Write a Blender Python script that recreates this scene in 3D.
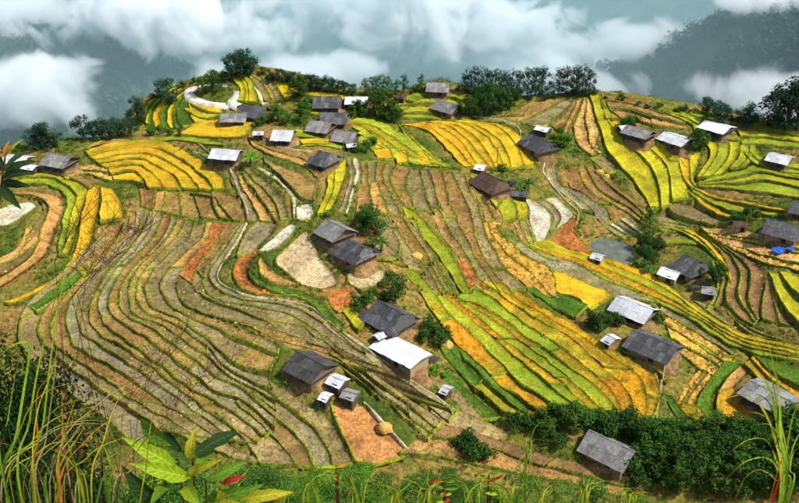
import bpy, math, random
import numpy as np
from mathutils import Vector, Matrix
R = math.radians
rng = np.random.default_rng(7)
random.seed(7)
sc = bpy.context.scene
for o in list(bpy.data.objects): bpy.data.objects.remove(o)

# ---------------------------------------------------------------- camera, sky, sun, exposure
CAM_H, PITCH, FPX = 110.0, 28.0, 900.0          # focal length in pixels of the 799 px wide photograph
cam = bpy.data.objects.new('camera', bpy.data.cameras.new('camera'))
sc.collection.objects.link(cam)
cam.location = (0, 0, CAM_H); cam.rotation_euler = (R(90 - PITCH), 0, 0)
cam.data.sensor_width = 36.0; cam.data.lens = 36.0 * FPX / 799.0
cam.data.clip_start = 0.1; cam.data.clip_end = 8000
sc.camera = cam
SUN_EL, SUN_AZ = 52.0, 104.0                     # azimuth clockwise from +Y (the view direction)
world = bpy.data.worlds.new('World'); sc.world = world; world.use_nodes = True
wn = world.node_tree
sky = wn.nodes.new('ShaderNodeTexSky'); sky.sky_type = 'NISHITA'; sky.sun_disc = False
sky.sun_elevation = R(SUN_EL); sky.sun_rotation = R(SUN_AZ)
bg = wn.nodes['Background']; bg.inputs['Strength'].default_value = 0.13
wn.links.new(sky.outputs[0], bg.inputs['Color'])
sun = bpy.data.objects.new('sun', bpy.data.lights.new('sun', 'SUN'))
sc.collection.objects.link(sun)
sun.data.energy = 3.5; sun.data.angle = R(4); sun.data.color = (1.0, 0.95, 0.86)
sd = Vector((math.sin(R(SUN_AZ)) * math.cos(R(SUN_EL)), math.cos(R(SUN_AZ)) * math.cos(R(SUN_EL)), math.sin(R(SUN_EL))))
sun.rotation_euler = sd.to_track_quat('Z', 'Y').to_euler(); sun.location = sd * 400
sc.view_settings.view_transform = 'Standard'; sc.view_settings.look = 'None'
sc.view_settings.exposure = 0.72; sc.view_settings.gamma = 1
sc.cycles.volume_bounces = 12
sc.cycles.max_bounces = 12

# ---------------------------------------------------------------- helpers
col = sc.collection
_p = R(PITCH)
FWD = np.array([0, math.cos(_p), -math.sin(_p)]); UP = np.array([0, math.sin(_p), math.cos(_p)])
def ray(px, py):
    d = FWD + np.array([1., 0, 0]) * ((px - 399.5) / FPX) - UP * ((py - 251.5) / FPX)
    return d / np.linalg.norm(d)
def to_px(P):
    v = np.asarray(P, float) - np.array([0, 0, CAM_H]); w = v @ FWD
    return np.stack([399.5 + FPX * v[..., 0] / w, 251.5 - FPX * (v @ UP) / w], -1)
def tag(o, label=None, cat=None, group=None, kind=None):
    if label: o['label'] = label
    if cat: o['category'] = cat
    if group: o['group'] = group
    if kind: o['kind'] = kind
    return o
def link(name, data, parent=None, loc=None):
    o = bpy.data.objects.new(name, data); col.objects.link(o)
    if parent is not None: o.parent = parent
    if loc is not None: o.location = loc
    return o
def mesh(name, V, F, mats=(), smooth=False, midx=None):
    m = bpy.data.meshes.new(name)
    m.from_pydata([tuple(map(float, v)) for v in V], [], [tuple(map(int, f)) for f in F])
    for a in mats: m.materials.append(a)
    if midx is not None: m.polygons.foreach_set('material_index', np.asarray(midx, np.int32))
    if smooth: m.polygons.foreach_set('use_smooth', np.ones(len(m.polygons), bool))
    m.update(); return m
class MB:
    """collects simple solids into one mesh"""
    def __init__(s): s.V, s.F, s.M = [], [], []
    def quad(s, a, b, c, d, m=0):
        n = len(s.V); s.V += [a, b, c, d]; s.F.append((n, n+1, n+2, n+3)); s.M.append(m)
    def box(s, c, d, m=0, rot=None):
        n = len(s.V); c = Vector(c)
        for k in range(8):
            p = Vector(((k & 1) - .5, ((k >> 1) & 1) - .5, ((k >> 2) & 1) - .5)); p = Vector((p.x*d[0], p.y*d[1], p.z*d[2]))
            if rot is not None: p = rot @ p
            s.V.append(tuple(c + p))
        for f in ((0,2,3,1),(4,5,7,6),(0,1,5,4),(2,6,7,3),(0,4,6,2),(1,3,7,5)):
            s.F.append(tuple(n+i for i in f)); s.M.append(m)
    def tube(s, pts, rad, sides=6, m=0):
        pts = [Vector(p) for p in pts]; n0 = len(s.V)
        for i, p in enumerate(pts):
            t = (pts[min(i+1, len(pts)-1)] - pts[max(i-1, 0)]).normalized()
            a = t.orthogonal().normalized(); b = t.cross(a)
            r = rad[i] if hasattr(rad, '__len__') else rad
            for k in range(sides):
                w = 2*math.pi*k/sides; s.V.append(tuple(p + a*math.cos(w)*r + b*math.sin(w)*r))
        for i in range(len(pts)-1):
            for k in range(sides):
                k2 = (k+1) % sides
                s.F.append((n0+i*sides+k, n0+i*sides+k2, n0+(i+1)*sides+k2, n0+(i+1)*sides+k)); s.M.append(m)
        s.F.append(tuple(n0+k for k in range(sides))[::-1]); s.M.append(m)
        s.F.append(tuple(n0+(len(pts)-1)*sides+k for k in range(sides))); s.M.append(m)
    def mesh(s, name, mats, smooth=False): return mesh(name, s.V, s.F, mats, smooth, s.M)

def vnoise(x, y, sc_, seed=0):
    """smooth value noise in -1..1 on numpy arrays"""
    x = np.asarray(x, float)/sc_ + seed*17.31; y = np.asarray(y, float)/sc_ + seed*5.77
    xi, yi = np.floor(x), np.floor(y); fx, fy = x-xi, y-yi
    fx = fx*fx*(3-2*fx); fy = fy*fy*(3-2*fy)
    def hsh(a, b):
        v = np.sin(a*127.1 + b*311.7 + seed*13.7)*43758.5453; return v - np.floor(v)
    a = hsh(xi, yi)*(1-fx) + hsh(xi+1, yi)*fx; b = hsh(xi, yi+1)*(1-fx) + hsh(xi+1, yi+1)*fx
    return 2*(a*(1-fy)+b*fy) - 1

# ---------------------------------------------------------------- materials
def nmat(name):
    m = bpy.data.materials.new(name); m.use_nodes = True
    return m, m.node_tree.nodes, m.node_tree.links, m.node_tree.nodes['Principled BSDF']
def ramp(n, stops, interp='LINEAR'):
    r = n.new('ShaderNodeValToRGB'); r.color_ramp.interpolation = interp
    e = r.color_ramp.elements
    while len(e) < len(stops): e.new(0.5)
    for k, (p, c) in enumerate(stops): e[k].position = p; e[k].color = (*c, 1)
    return r
def noise(n, l, co, scale, detail=4, rough=.55, dist=0):
    t = n.new('ShaderNodeTexNoise'); t.inputs['Scale'].default_value = scale; t.inputs['Detail'].default_value = detail
    t.inputs['Roughness'].default_value = rough; t.inputs['Distortion'].default_value = dist
    l.new(co, t.inputs['Vector']); return t.outputs['Fac']
def mixc(n, l, fac, a, b, mode='MIX'):
    x = n.new('ShaderNodeMix'); x.data_type = 'RGBA'; x.blend_type = mode
    for sock, v in ((x.inputs[0], fac), (x.inputs[6], a), (x.inputs[7], b)):
        if hasattr(v, 'is_output'): l.new(v, sock)
        elif isinstance(v, (int, float)): sock.default_value = v
        else: sock.default_value = (*v, 1)
    return x.outputs[2]
def vary(n, l, color, amount=.25, hue=.02):
    """small value and hue drift from one object to the next"""
    oi = n.new('ShaderNodeObjectInfo'); hs = n.new('ShaderNodeHueSaturation')
    a = n.new('ShaderNodeMapRange'); a.inputs[3].default_value = 1-amount; a.inputs[4].default_value = 1+amount
    l.new(oi.outputs['Random'], a.inputs[0]); l.new(a.outputs[0], hs.inputs['Value'])
    b = n.new('ShaderNodeMath'); b.operation = 'MULTIPLY'; b.inputs[1].default_value = 7.13; l.new(oi.outputs['Random'], b.inputs[0])
    f = n.new('ShaderNodeMath'); f.operation = 'FRACT'; l.new(b.outputs[0], f.inputs[0])
    c = n.new('ShaderNodeMapRange'); c.inputs[3].default_value = .5-hue; c.inputs[4].default_value = .5+hue
    l.new(f.outputs[0], c.inputs[0]); l.new(c.outputs[0], hs.inputs['Hue'])
    l.new(color, hs.inputs['Color']); return hs.outputs[0]
def bump(n, l, bsdf, h, strength=.5, dist=.1):
    b = n.new('ShaderNodeBump'); b.inputs['Strength'].default_value = strength; b.inputs['Distance'].default_value = dist
    l.new(h, b.inputs['Height']); l.new(b.outputs[0], bsdf.inputs['Normal'])
def pos(n): return n.new('ShaderNodeNewGeometry').outputs['Position']

def field_mat(name, ca, cb, cc, speck=.5, big=.07, fine=2.2, bmp=.5, bd=.15, var=.16, rough=.9, lo=.48, hi=1.5):
    """two tones in broad patches (ca, cb), clumps and specks of a third (cc), worn and damp spots"""
    fine *= .62
    m, n, l, b = nmat(name); co = pos(n)
    f1 = noise(n, l, co, big, 6, .7, .6); r1 = ramp(n, [(.38, ca), (.62, cb)]); l.new(f1, r1.inputs[0])
    f2 = noise(n, l, co, fine, 5, .75); r2 = ramp(n, [(.50, (0,0,0)), (.60, (1,1,1))]); l.new(f2, r2.inputs[0])
    sp = n.new('ShaderNodeMath'); sp.operation = 'MULTIPLY'; sp.inputs[1].default_value = speck; l.new(r2.outputs[0], sp.inputs[0])
    c = mixc(n, l, sp.outputs[0], r1.outputs[0], cc)
    f3 = noise(n, l, co, .19, 6, .72, .5); r3 = ramp(n, [(.30, (lo,)*3), (.70, (hi,)*3)]); l.new(f3, r3.inputs[0])
    c = mixc(n, l, 1.0, c, r3.outputs[0], 'MULTIPLY')
    f4 = noise(n, l, co, fine*2.2, 3, .8); r4 = ramp(n, [(.38, (.45,)*3), (.62, (1.55,)*3)]); l.new(f4, r4.inputs[0])
    c = mixc(n, l, .65, c, r4.outputs[0], 'MULTIPLY')
    c = vary(n, l, c, var, .010)
    l.new(c, b.inputs['Base Color']); b.inputs['Roughness'].default_value = rough
    b.inputs['Specular IOR Level'].default_value = .12
    bump(n, l, b, f2, bmp, bd); return m
FM = {
 'gold':  field_mat('golden_rice', (.60,.30,.010), (.42,.30,.012), (.30,.17,.01), .55, .06, 2.6, .8, .25),
 'goldd': field_mat('ripe_rice', (.50,.22,.008), (.19,.19,.010), (.18,.09,.008), .7, .055, 1.6, .9, .3),
 'yg':    field_mat('ripening_rice', (.44,.34,.010), (.29,.28,.012), (.17,.17,.01), .5, .06, 2.4, .8, .25),
 'green': field_mat('green_rice', (.19,.24,.012), (.32,.30,.014), (.11,.14,.01), .5, .05, 2.2, .8, .25),
 'lush':  field_mat('lush_green_bank', (.05,.11,.008), (.09,.16,.010), (.02,.05,.004), .6, .09, 1.8, .8, .3),
 'stub':  field_mat('brown_stubble', (.23,.128,.030), (.32,.19,.055), (.085,.05,.012), .8, .07, 2.0, .7, .12),
 'olive': field_mat('olive_stubble', (.195,.14,.045), (.255,.195,.075), (.08,.058,.016), .8, .06, 1.9, .7, .12),
 'grey':  field_mat('grey_stubble', (.255,.215,.115), (.215,.16,.06), (.095,.073,.022), .75, .07, 2.0, .7, .12),
 'pale':  field_mat('pale_mud', (.50,.45,.33), (.40,.34,.21), (.28,.20,.10), .4, .10, 1.2, .5, .1),
 'beige': field_mat('beige_stubble', (.50,.40,.21), (.42,.31,.14), (.22,.15,.06), .6, .08, 1.5, .7, .12),
 'orange':field_mat('orange_earth', (.47,.235,.065), (.40,.19,.05), (.22,.11,.03), .6, .09, 1.3, .6, .12),
 'red':   field_mat('red_straw_rows', (.36,.125,.026), (.42,.17,.04), (.15,.06,.014), .85, .12, 1.3, .9, .25),
 'straw': field_mat('cut_straw', (.56,.32,.10), (.50,.27,.07), (.20,.11,.03), .75, .12, .9, .8, .2),
 'dry':   field_mat('gold_straw', (.50,.28,.03), (.42,.23,.03), (.12,.065,.012), .9, .12, .8, .9, .25),
 'brown': field_mat('brown_earth', (.22,.115,.038), (.17,.10,.036), (.10,.06,.02), .6, .08, 1.6, .7, .12),
}
def water_mat():
    m, n, l, b = nmat('pond_water'); co = pos(n)
    f = noise(n, l, co, .5, 4); r = ramp(n, [(.35, (.07,.085,.06)), (.7, (.15,.155,.11))]); l.new(f, r.inputs[0])
    l.new(r.outputs[0], b.inputs['Base Color']); b.inputs['Roughness'].default_value = .5; b.inputs['Specular IOR Level'].default_value = .3
    bump(n, l, b, noise(n, l, co, 2.5, 3), .4, .05); return m
FM['water'] = water_mat()
BUND = field_mat('bund_grass', (.22,.235,.012), (.13,.165,.010), (.10,.075,.02), .5, .3, 1.4, .9, .15, .25)
BUNDG = field_mat('bund_green_grass', (.10,.15,.010), (.18,.20,.012), (.05,.07,.008), .7, .3, 1.4, .9, .15, .25)
RISER = field_mat('bank_grass', (.07,.11,.012), (.17,.12,.03), (.04,.045,.010), .7, .25, 1.1, .9, .2, .2)
PATHM = field_mat('trodden_path', (.46,.37,.24), (.34,.24,.13), (.22,.16,.05), .6, .4, 1.3, .5, .08, .06)
ROADM = field_mat('pale_road', (.66,.60,.50), (.58,.52,.42), (.46,.38,.28), .4, .2, 1.2, .3, .05, .05)
YARD = field_mat('yard_earth', (.27,.15,.06), (.20,.125,.045), (.09,.075,.02), .8, .2, 1.2, .6, .1, .12)
def ground_mat():
    m, n, l, b = nmat('hillside_ground'); co = pos(n)
    f1 = noise(n, l, co, .06, 6, .65); r1 = ramp(n, [(.33, (.045,.08,.010)), (.45, (.10,.12,.014)), (.54, (.21,.16,.03)), (.66, (.28,.15,.045))]); l.new(f1, r1.inputs[0])
    f2 = noise(n, l, co, 1.0, 7, .8); r2 = ramp(n, [(.36, (.25,.25,.25)), (.64, (1.6,1.6,1.6))]); l.new(f2, r2.inputs[0])
    c = mixc(n, l, 1.0, r1.outputs[0], r2.outputs[0], 'MULTIPLY'); l.new(c, b.inputs['Base Color'])
    b.inputs['Roughness'].default_value = .95; b.inputs['Specular IOR Level'].default_value = .1
    bump(n, l, b, f2, .9, .3); return m
GROUND = ground_mat()

# ---------------------------------------------------------------- the lie of the land
CP = """300,300,8 218,278,7.5 400,370,3.5 455,415,-1 130,300,4.5 60,330,1 160,350,3.5 250,400,1 360,440,-2 400,500,-9 250,490,-7 100,440,-5 340,340,6
480,430,-8 605,447,-6 700,460,-8 799,440,-4 470,330,1.5 560,400,-1.5 420,220,14.5 330,235,14 460,180,15 330,150,18 280,160,19 250,150,20 230,190,14
140,153,17.5 190,190,12 100,200,12 40,210,10 20,170,14 60,152,16 190,125,18 165,132,14 150,110,17 215,96,21.5 260,98,22 245,74,26.5 290,84,24.5 238,113,19 222,84,24 195,92,22 330,105,20 350,130,18
420,120,17 450,100,19.5 440,86,21.5 480,140,15 400,165,15 520,170,13 560,110,18 590,94,21 540,140,16 650,130,19 700,112,20 720,125,18 799,127,18
780,155,15 740,190,10.5 660,200,7 620,215,4.5 600,245,2.5 560,220,5.5 690,225,4.5 780,230,10 760,280,6 680,265,2 640,310,1 720,340,-1 799,340,4 650,345,1 680,400,-3 760,390,-2
-120,300,4 -120,190,12 920,300,8 920,180,14 920,420,0 -120,420,-8 520,260,7 300,220,15"""
CPT = []
for t in CP.split():
    a, b, c = map(float, t.split(',')); d = ray(a, b); k = (c - CAM_H) / d[2]
    CPT.append((d[0]*k, d[1]*k, c))
CPT = np.array(CPT)
def _tps():
    P = CPT[:, :2]; n = len(P); D = np.linalg.norm(P[:, None]-P[None], axis=2)
    K = np.where(D > 0, D**2*np.log(D+1e-9), 0) + np.eye(n)*90.0
    A = np.zeros((n+3, n+3)); A[:n, :n] = K; A[:n, n] = 1; A[:n, n+1:] = P; A[n, :n] = 1; A[n+1:, :n] = P.T
    return np.linalg.solve(A, np.r_[CPT[:, 2], 0, 0, 0])
TW = _tps()
RIDGE = "-300,160,14 -150,155,14 0,150,15 40,143,16 100,136,16 140,106,17 180,84,22.5 220,74,26 245,69,27 300,79,24.5 350,92,21.5 400,92,21 440,82,22 500,96,20 590,91,21.5 660,105,20 799,126,18.5 950,132,18 1100,135,18"
_ra = []
for t in RIDGE.split():
    a, b, c = map(float, t.split(',')); d = ray(a, b); k = (c-CAM_H)/d[2]; _ra.append((math.atan2(d[0], d[1]), math.hypot(d[0], d[1])*k))
_ra = np.array(sorted(_ra))
def ground(x, y):
    x = np.asarray(x, float); y = np.asarray(y, float); sh = x.shape; x = x.ravel(); y = y.ravel()
    r = np.hypot(x, y); az = np.arctan2(x, y)
    rr = np.interp(az, _ra[:, 0], _ra[:, 1])
    q = np.minimum(1, (rr+2)/np.maximum(r, 1)); q = np.maximum(q, np.minimum(1, 0)+0)
    xx, yy = x*q, y*q
    q2 = np.maximum(1, 112/np.maximum(r, 1)); xx, yy = xx*q2, yy*q2
    z = np.zeros_like(x); n = len(CPT)
    for i in range(n):
        d2 = (xx-CPT[i, 0])**2 + (yy-CPT[i, 1])**2
        z += TW[i]*.5*d2*np.log(d2+1e-9)
    z += TW[n] + TW[n+1]*xx + TW[n+2]*yy
    z = np.clip(z, -14, 33)
    d = np.maximum(0, r-rr+1); z = z - .85*(np.sqrt(d*d+81)-9)
    camz = CAM_H - 1.5 - .955*r
    k = 4.0; m = np.maximum(z, camz); z = m + k*np.log(np.exp((z-m)/k) + np.exp((camz-m)/k)) - k*math.log(2)*np.exp(-np.abs(z-camz)/k)*.0
    return z.reshape(sh)
def hit(pts, dz=0.0):
    """pixels -> points on the land (raised by dz), by marching along the view rays"""
    D = np.array([ray(*p) for p in pts]); T = np.arange(40, 520, 1.0)
    X = D[:, None, 0]*T; Y = D[:, None, 1]*T; Zr = CAM_H + D[:, None, 2]*T
    keep = np.hypot(X, Y) > 113
    gap = np.where(keep, Zr - ground(X, Y) - dz, 1e3)
    out = []
    for i in range(len(D)):
        k = np.nonzero(gap[i] < 0)[0]
        if len(k) and k[0] > 0 and gap[i, k[0]-1] < 500:
            k = k[0]; f = gap[i, k-1]/(gap[i, k-1]-gap[i, k]); t = T[k-1] + f
        else: t = T[np.argmin(np.abs(gap[i]))]
        out.append((D[i, 0]*t, D[i, 1]*t))
    return np.array(out)
def pts(s): return [tuple(map(float, t.split(','))) for t in s.split()]
def spline(P, n):
    """Catmull-Rom through P, n points evenly spaced"""
    P = np.asarray(P, float)
    if len(P) == 2: return P[0] + (P[1]-P[0])*np.linspace(0, 1, n)[:, None]
    Q = np.vstack([2*P[0]-P[1], P, 2*P[-1]-P[-2]]); o = []
    for i in range(1, len(Q)-2):
        t = np.linspace(0, 1, 12, endpoint=False)[:, None]; a, b, c, d = Q[i-1], Q[i], Q[i+1], Q[i+2]
        o.append(.5*((2*b) + (c-a)*t + (2*a-5*b+4*c-d)*t*t + (3*b-a-3*c+d)*t**3))
    o = np.vstack(o + [P[-1:]]); s = np.r_[0, np.cumsum(np.linalg.norm(np.diff(o, axis=0), axis=1))]
    u = np.linspace(0, s[-1], n); return np.stack([np.interp(u, s, o[:, k]) for k in range(2)], 1)

# ---------------------------------------------------------------- terraces: strips traced between guide lines
# (styles cycled over the strips, strips per pair of lines, mean plot length in metres, lines ...)
ZONES = []
def Z(styles, n, cut, *lines): ZONES.append((styles.split(), n, cut, [pts(s) for s in lines]))
# the big left amphitheatre, line by line from the footpath outward
C = ["247,222 238,240 228,255 218,273 220,283 232,290 250,297 270,299 295,303 315,310 335,327 360,345 382,360 410,380 440,400 458,414",
     "240,222 228,240 215,258 204,272 205,288 213,298 235,304 265,308 290,313 310,325 330,342 355,358 380,372 405,390 430,408 448,422",
     "214,222 207,240 192,258 180,275 178,292 184,304 200,313 220,320 240,326 262,336 280,347",
     "194,222 190,238 175,250 160,265 150,278 146,290 152,305 165,314 180,320 200,333 215,346 230,360 250,371 268,374",
     "178,218 170,235 155,252 140,268 131,285 130,300 136,314 155,322 172,330 190,343 208,357 222,371 245,385 260,393 276,402",
     "163,212 158,230 145,248 128,265 116,282 109,298 110,312 125,325 145,336 162,348 180,363 196,378 215,391 240,402 258,415 275,430",
     "150,208 144,228 130,248 112,268 100,285 92,302 90,318 100,335 118,345 140,358 160,372 180,390 205,408 230,425 255,445",
     "140,205 133,225 118,245 98,265 82,285 70,305 66,325 75,345 95,358 120,372 140,385 160,400 190,420 220,440",
     "125,222 118,238 100,258 80,278 60,295 45,312 40,330 50,350 75,370 100,388 130,408 160,430"]
Z('grey olive', 2, 34, C[0], C[1])
Z('stub olive', 2, 30, C[1], "214,222 207,240 192,258 180,275 178,292 184,304 200,313 230,320 262,330 290,346")
Z('stub olive', 2, 26, C[2], C[3])
Z('olive stub grey', 2, 28, C[3], C[4])
Z('olive stub grey', 2, 26, C[4], C[5])
Z('olive grey stub', 2, 26, C[5], C[6])
Z('olive grey', 2, 30, C[6], C[7])
Z('stub olive', 2, 30, C[7], C[8])
# continuation of the strips below the footpath, towards the white roof
Z('olive grey', 3, 40, "300,322 318,334 332,345 352,360 375,374 400,392 428,412 440,424", "350,378 368,390 392,408 415,428 428,440")
# below the dark house: strips beside the orange field
Z('olive grey', 2, 30, "272,382 290,392 305,402 325,415 335,430 345,450 352,466", "250,395 265,408 285,425 300,440 310,455 315,470")
Z('brown olive', 2, 30, "250,395 265,408 285,425 300,440 310,455 315,470", "215,415 235,430 250,448 260,465")
Z('orange', 1, 90, "330,403 332,415 340,432 348,450 355,464 370,469", "345,401 362,402 375,415 392,432 408,447 414,454")
Z('brown stub', 2, 40, "430,425 460,428 500,440 540,452 580,462 640,480", "400,455 440,458 480,466 520,474 570,484 620,497")
# stubble under the golden knoll
Z('stub', 4, 60, "166,191 165,200 163,212", "226,191 232,205 240,220")
Z('stub orange', 2, 60, "138,186 140,198 140,206", "166,191 165,200 163,212")
# golden knoll
N = ["86,152 110,145 140,142 165,143 187,151 205,163 220,176 226,190",
     "90,158 115,151 140,148 160,150 180,160 197,172 209,183 214,191",
     "95,162 120,156 140,154 157,158 172,165 186,174 195,184 199,191",
     "100,166 120,161 138,159 150,163 163,170 175,178 182,190",
     "108,170 125,166 138,165 148,170 157,178 165,190",
     "112,176 126,172 137,173 144,180 148,189"]
for a, b in zip(N, N[1:]): Z('gold', 1, 70, a, b)
Z('straw dry', 2, 30, "60,172 75,167 90,164 108,168", "66,180 85,173 98,178 112,182 130,184")
Z('gold', 1, 40, "112,176 126,172 137,173", "114,182 128,183 144,187")
Z('stub olive', 1, 50, "40,172 60,170 75,172 90,178 96,184", "45,176 62,176 74,181 86,186 92,190")
# yellow-green curves at the far left
Z('yg green', 2, 90, "5,176 30,174 55,175 74,182 87,189 86,200 80,216 75,236 70,256", "5,188 35,185 56,189 67,199 66,212 62,228 59,244 58,257")
Z('gold yg', 1, 60, "89,190 84,210 80,230 76,252 66,268", "99,185 98,205 94,230 89,252 76,270")
Z('gold', 1, 60, "101,186 103,200 101,212 100,224", "113,190 118,200 123,212 123,219")
Z('stub', 1, 60, "98,228 96,240 92,255 80,270", "122,222 118,235 108,250 95,264")
Z('gold', 1, 60, "80,262 60,276 40,288 20,298 4,304", "76,270 62,282 45,292 28,300 12,306")
Z('lush yg', 1, 60, "78,272 62,284 45,296 25,305", "84,276 68,292 50,304 36,314")
Z('orange brown', 2, 70, "8,192 38,191 58,196 64,206 58,222 52,240 44,256 20,275 0,289", "30,198 40,200 44,210 40,220 30,235 22,250 8,262 -10,272")
Z('orange', 1, 70, "44,224 40,240 28,252 10,262 -5,268", "26,228 22,240 14,250 2,256 -8,260")
Z('pale', 1, 90, "-12,214 -2,206 14,200 30,199 37,206", "-12,228 4,229 14,227 26,217 36,208")
# left of the loop road: striped hill
H = ["176,84 160,93 148,103 139,114 137,120", "182,87 170,95 160,105 153,115 155,128", "190,92 184,99 180,108 178,118 183,128", "198,103 200,110 204,116 206,122"]
Z('gold lush', 4, 60, H[0], H[1]); Z('gold lush', 4, 60, H[1], H[2]); Z('lush gold', 2, 60, H[2], H[3])
Z('gold yg', 2, 60, "196,100 206,104 218,107 222,112", "184,112 196,118 206,120 218,117")
Z('gold', 1, 90, "190,130 196,123 214,121 246,120 255,122", "168,137 185,136 210,138 240,138 248,134")
Z('green', 1, 90, "150,139 175,137 205,140 225,143", "150,142 178,141 205,145 222,147")
Z('yg gold', 3, 50, "226,78 234,82 240,92 238,103", "240,74 252,80 256,92 258,104")
Z('olive stub', 3, 50, "242,73 252,79 262,92 266,102", "262,73 272,80 280,92 284,101")
Z('gold', 3, 50, "262,72 272,79 281,92 285,100", "275,73 286,80 294,90 298,98")
Z('gold yg', 2, 50, "288,84 296,90 306,95", "292,100 302,103 312,104")
Z('pale', 1, 50, "250,84 258,94 262,106", "256,84 265,95 271,106")
Z('gold yg', 1, 60, "310,90 330,93 352,96 372,98", "306,97 325,99 340,101")
# village slope
Z('stub orange', 2, 50, "248,137 268,146 292,149 308,155 320,170", "252,146 266,153 286,160 306,168 318,178")
Z('stub orange', 1, 60, "262,156 282,166 302,172 316,182", "264,163 276,172 288,184 300,198 313,202")
Z('olive stub', 2, 40, "250,168 262,178 276,190 286,202 288,218", "240,166 246,178 256,192 266,206 276,222")
Z('stub grey', 2, 40, "238,166 244,180 254,194 264,208 273,222", "226,163 231,176 236,190 244,206 249,222")
Z('pale', 1, 60, "257,168 275,180 287,190 292,200 293,220", "260,166 279,179 291,190 296,200 297,220")
Z('pale', 1, 90, "297,207 297,214 298,221 304,223", "303,204 311,202 313,210 310,218")
Z('stub', 1, 50, "190,196 210,198 222,206 232,222", "226,191 236,196 242,206 248,220")
Z('grey beige', 1, 60, "262,218 250,230 242,244 238,258", "280,218 274,230 262,242 252,252")
Z('pale', 1, 60, "292,222 280,232 268,243 259,252", "298,226 290,238 278,248 264,254")
Z('red', 1, 90, "253,246 242,254 235,268 236,282 250,293 282,297", "260,252 249,264 246,276 255,286 283,293")
Z('orange red', 1, 90, "262,256 268,266 282,275 298,283", "258,262 262,274 274,283 296,287")
Z('beige', 1, 120, "304,231 292,244 276,262 292,278 306,286", "306,231 316,248 328,266 338,283 320,290")
Z('lush yg', 1, 100, "250,272 262,281 280,288 304,293 322,303 336,320 348,332", "250,278 262,288 282,294 304,300 318,310 330,322 342,333")
Z('red', 1, 60, "321,289 330,304 338,313", "346,287 353,295 350,306")
Z('beige', 1, 60, "349,273 350,284 360,291", "372,267 385,273 378,286")
Z('yg', 1, 60, "342,312 348,322 358,332", "352,306 360,316 366,324")
Z('yg', 2, 60, "328,178 326,195 317,216", "346,160 345,178 338,196 329,214")
Z('grey pale', 2, 50, "347,158 350,175 345,195 338,213", "358,158 360,174 354,194 348,215")
# village greens
Z('gold green', 2, 60, "330,139 348,142 362,148", "300,146 322,146 340,150")
Z('green yg', 3, 60, "358,118 380,122 404,134 428,150 444,164", "346,124 360,132 385,150 402,162 440,168")
Z('gold', 1, 30, "371,142 374,150 378,159", "380,142 390,152 395,160")
Z('gold', 1, 30, "396,152 397,158 398,164", "406,152 408,158 408,164")
Z('gold', 1, 30, "410,154 416,160 422,166", "424,152 430,160 432,166")
Z('gold', 1, 40, "300,140 320,139 334,138", "302,145 322,145 340,146")
# far greens
Z('green', 2, 90, "400,100 425,92 455,90 475,94", "398,107 425,104 450,106 468,112")
Z('yg green', 2, 90, "396,108 425,106 450,112 470,118", "400,119 425,120 448,122 472,120")
# golden fan in the middle
Z('gold', 4, 120, "402,126 425,130 440,142 455,158 466,168", "428,122 455,126 478,140 490,158 496,170")
Z('gold', 4, 120, "428,122 455,126 478,140 490,158 496,170", "470,121 500,126 522,138 532,152 535,168")
Z('stub', 1, 60, "420,124 432,124", "430,128 446,130")
# centre: strips fanning towards the gully
Z('stub olive', 2, 15, "360,162 363,176 358,196 356,216", "378,162 376,176 382,194 390,214")
Z('stub olive', 2, 16, "378,162 376,176 382,194 390,214 402,234 416,254 428,276 436,292", "398,166 390,178 398,196 410,214 424,240 434,256 442,276 452,296")
Z('stub olive orange', 2, 16, "358,218 368,232 380,246 392,262", "388,216 398,232 412,252 424,276")
Z('stub olive', 2, 20, "398,166 390,178 398,196 403,206", "420,170 424,188 428,203 432,214")
Z('green', 1, 120, "402,206 406,217 422,236 436,252 448,270 462,294", "408,210 424,222 436,238 450,252 460,270 471,294")
Z('olive stub', 2, 24, "420,170 424,188 428,203 434,218 442,234 456,252 466,270 474,290", "442,171 446,188 450,203 456,218 464,236 474,254 486,274 500,294")
Z('stub olive', 2, 34, "442,171 446,188 450,203 456,218 464,236 474,254 486,274 500,294", "464,174 470,190 478,206 482,222 488,240 497,256 508,272 526,290")
Z('stub', 1, 50, "466,172 474,190 482,206 486,222", "472,176 482,196 490,210 494,220")
Z('green yg', 2, 90, "478,190 492,202 500,212 503,222", "500,188 514,196 527,206 528,220")
Z('green', 2, 90, "470,176 478,188 488,198 496,210", "478,172 488,184 502,190 508,196")
Z('dry', 2, 90, "482,222 488,240 498,258 512,274 530,288 552,302", "497,221 501,235 513,246 530,260 550,270 558,300")
Z('gold', 1, 120, "486,276 500,288 520,302 545,314", "484,283 500,297 520,311 536,320")
Z('red', 1, 60, "456,258 462,272 470,288", "464,256 474,270 490,294")
# lower-centre golden strips
DA = "486,278 505,298 520,310 536,320 562,333 578,345 592,359 606,371 618,383 628,395 633,408 633,422"
DB = "520,294 545,312 566,322 588,334 604,346 622,358 640,368 656,380 660,395 656,412 648,428"
DC = "456,298 480,308 505,322 524,336 546,351 566,366 586,379 600,391 611,404 617,418"
DD = "440,292 455,306 468,318 484,331 502,346 520,361 540,378 556,392 572,405"
DE = "428,300 440,322 455,342 470,358 484,372 500,388 518,398 536,410"
Z('goldd', 2, 40, DB, DA); Z('goldd green goldd', 2, 24, DA, DC); Z('goldd green', 3, 22, DC, DD); Z('green goldd', 2, 26, DD, DE)
Z('green', 1, 60, "404,270 414,285 426,302 440,324", "414,269 425,283 438,300 452,320")
Z('lush', 2, 60, "440,325 455,345 470,362 485,378", "428,330 442,352 458,372 474,392")
Z('lush', 1, 60, "526,288 540,298 556,310 574,320", "534,288 552,300 560,294 588,306")
Z('gold', 1, 90, "550,271 552,284 560,294 576,298 590,310", "562,274 582,284 602,292 614,298")
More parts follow.
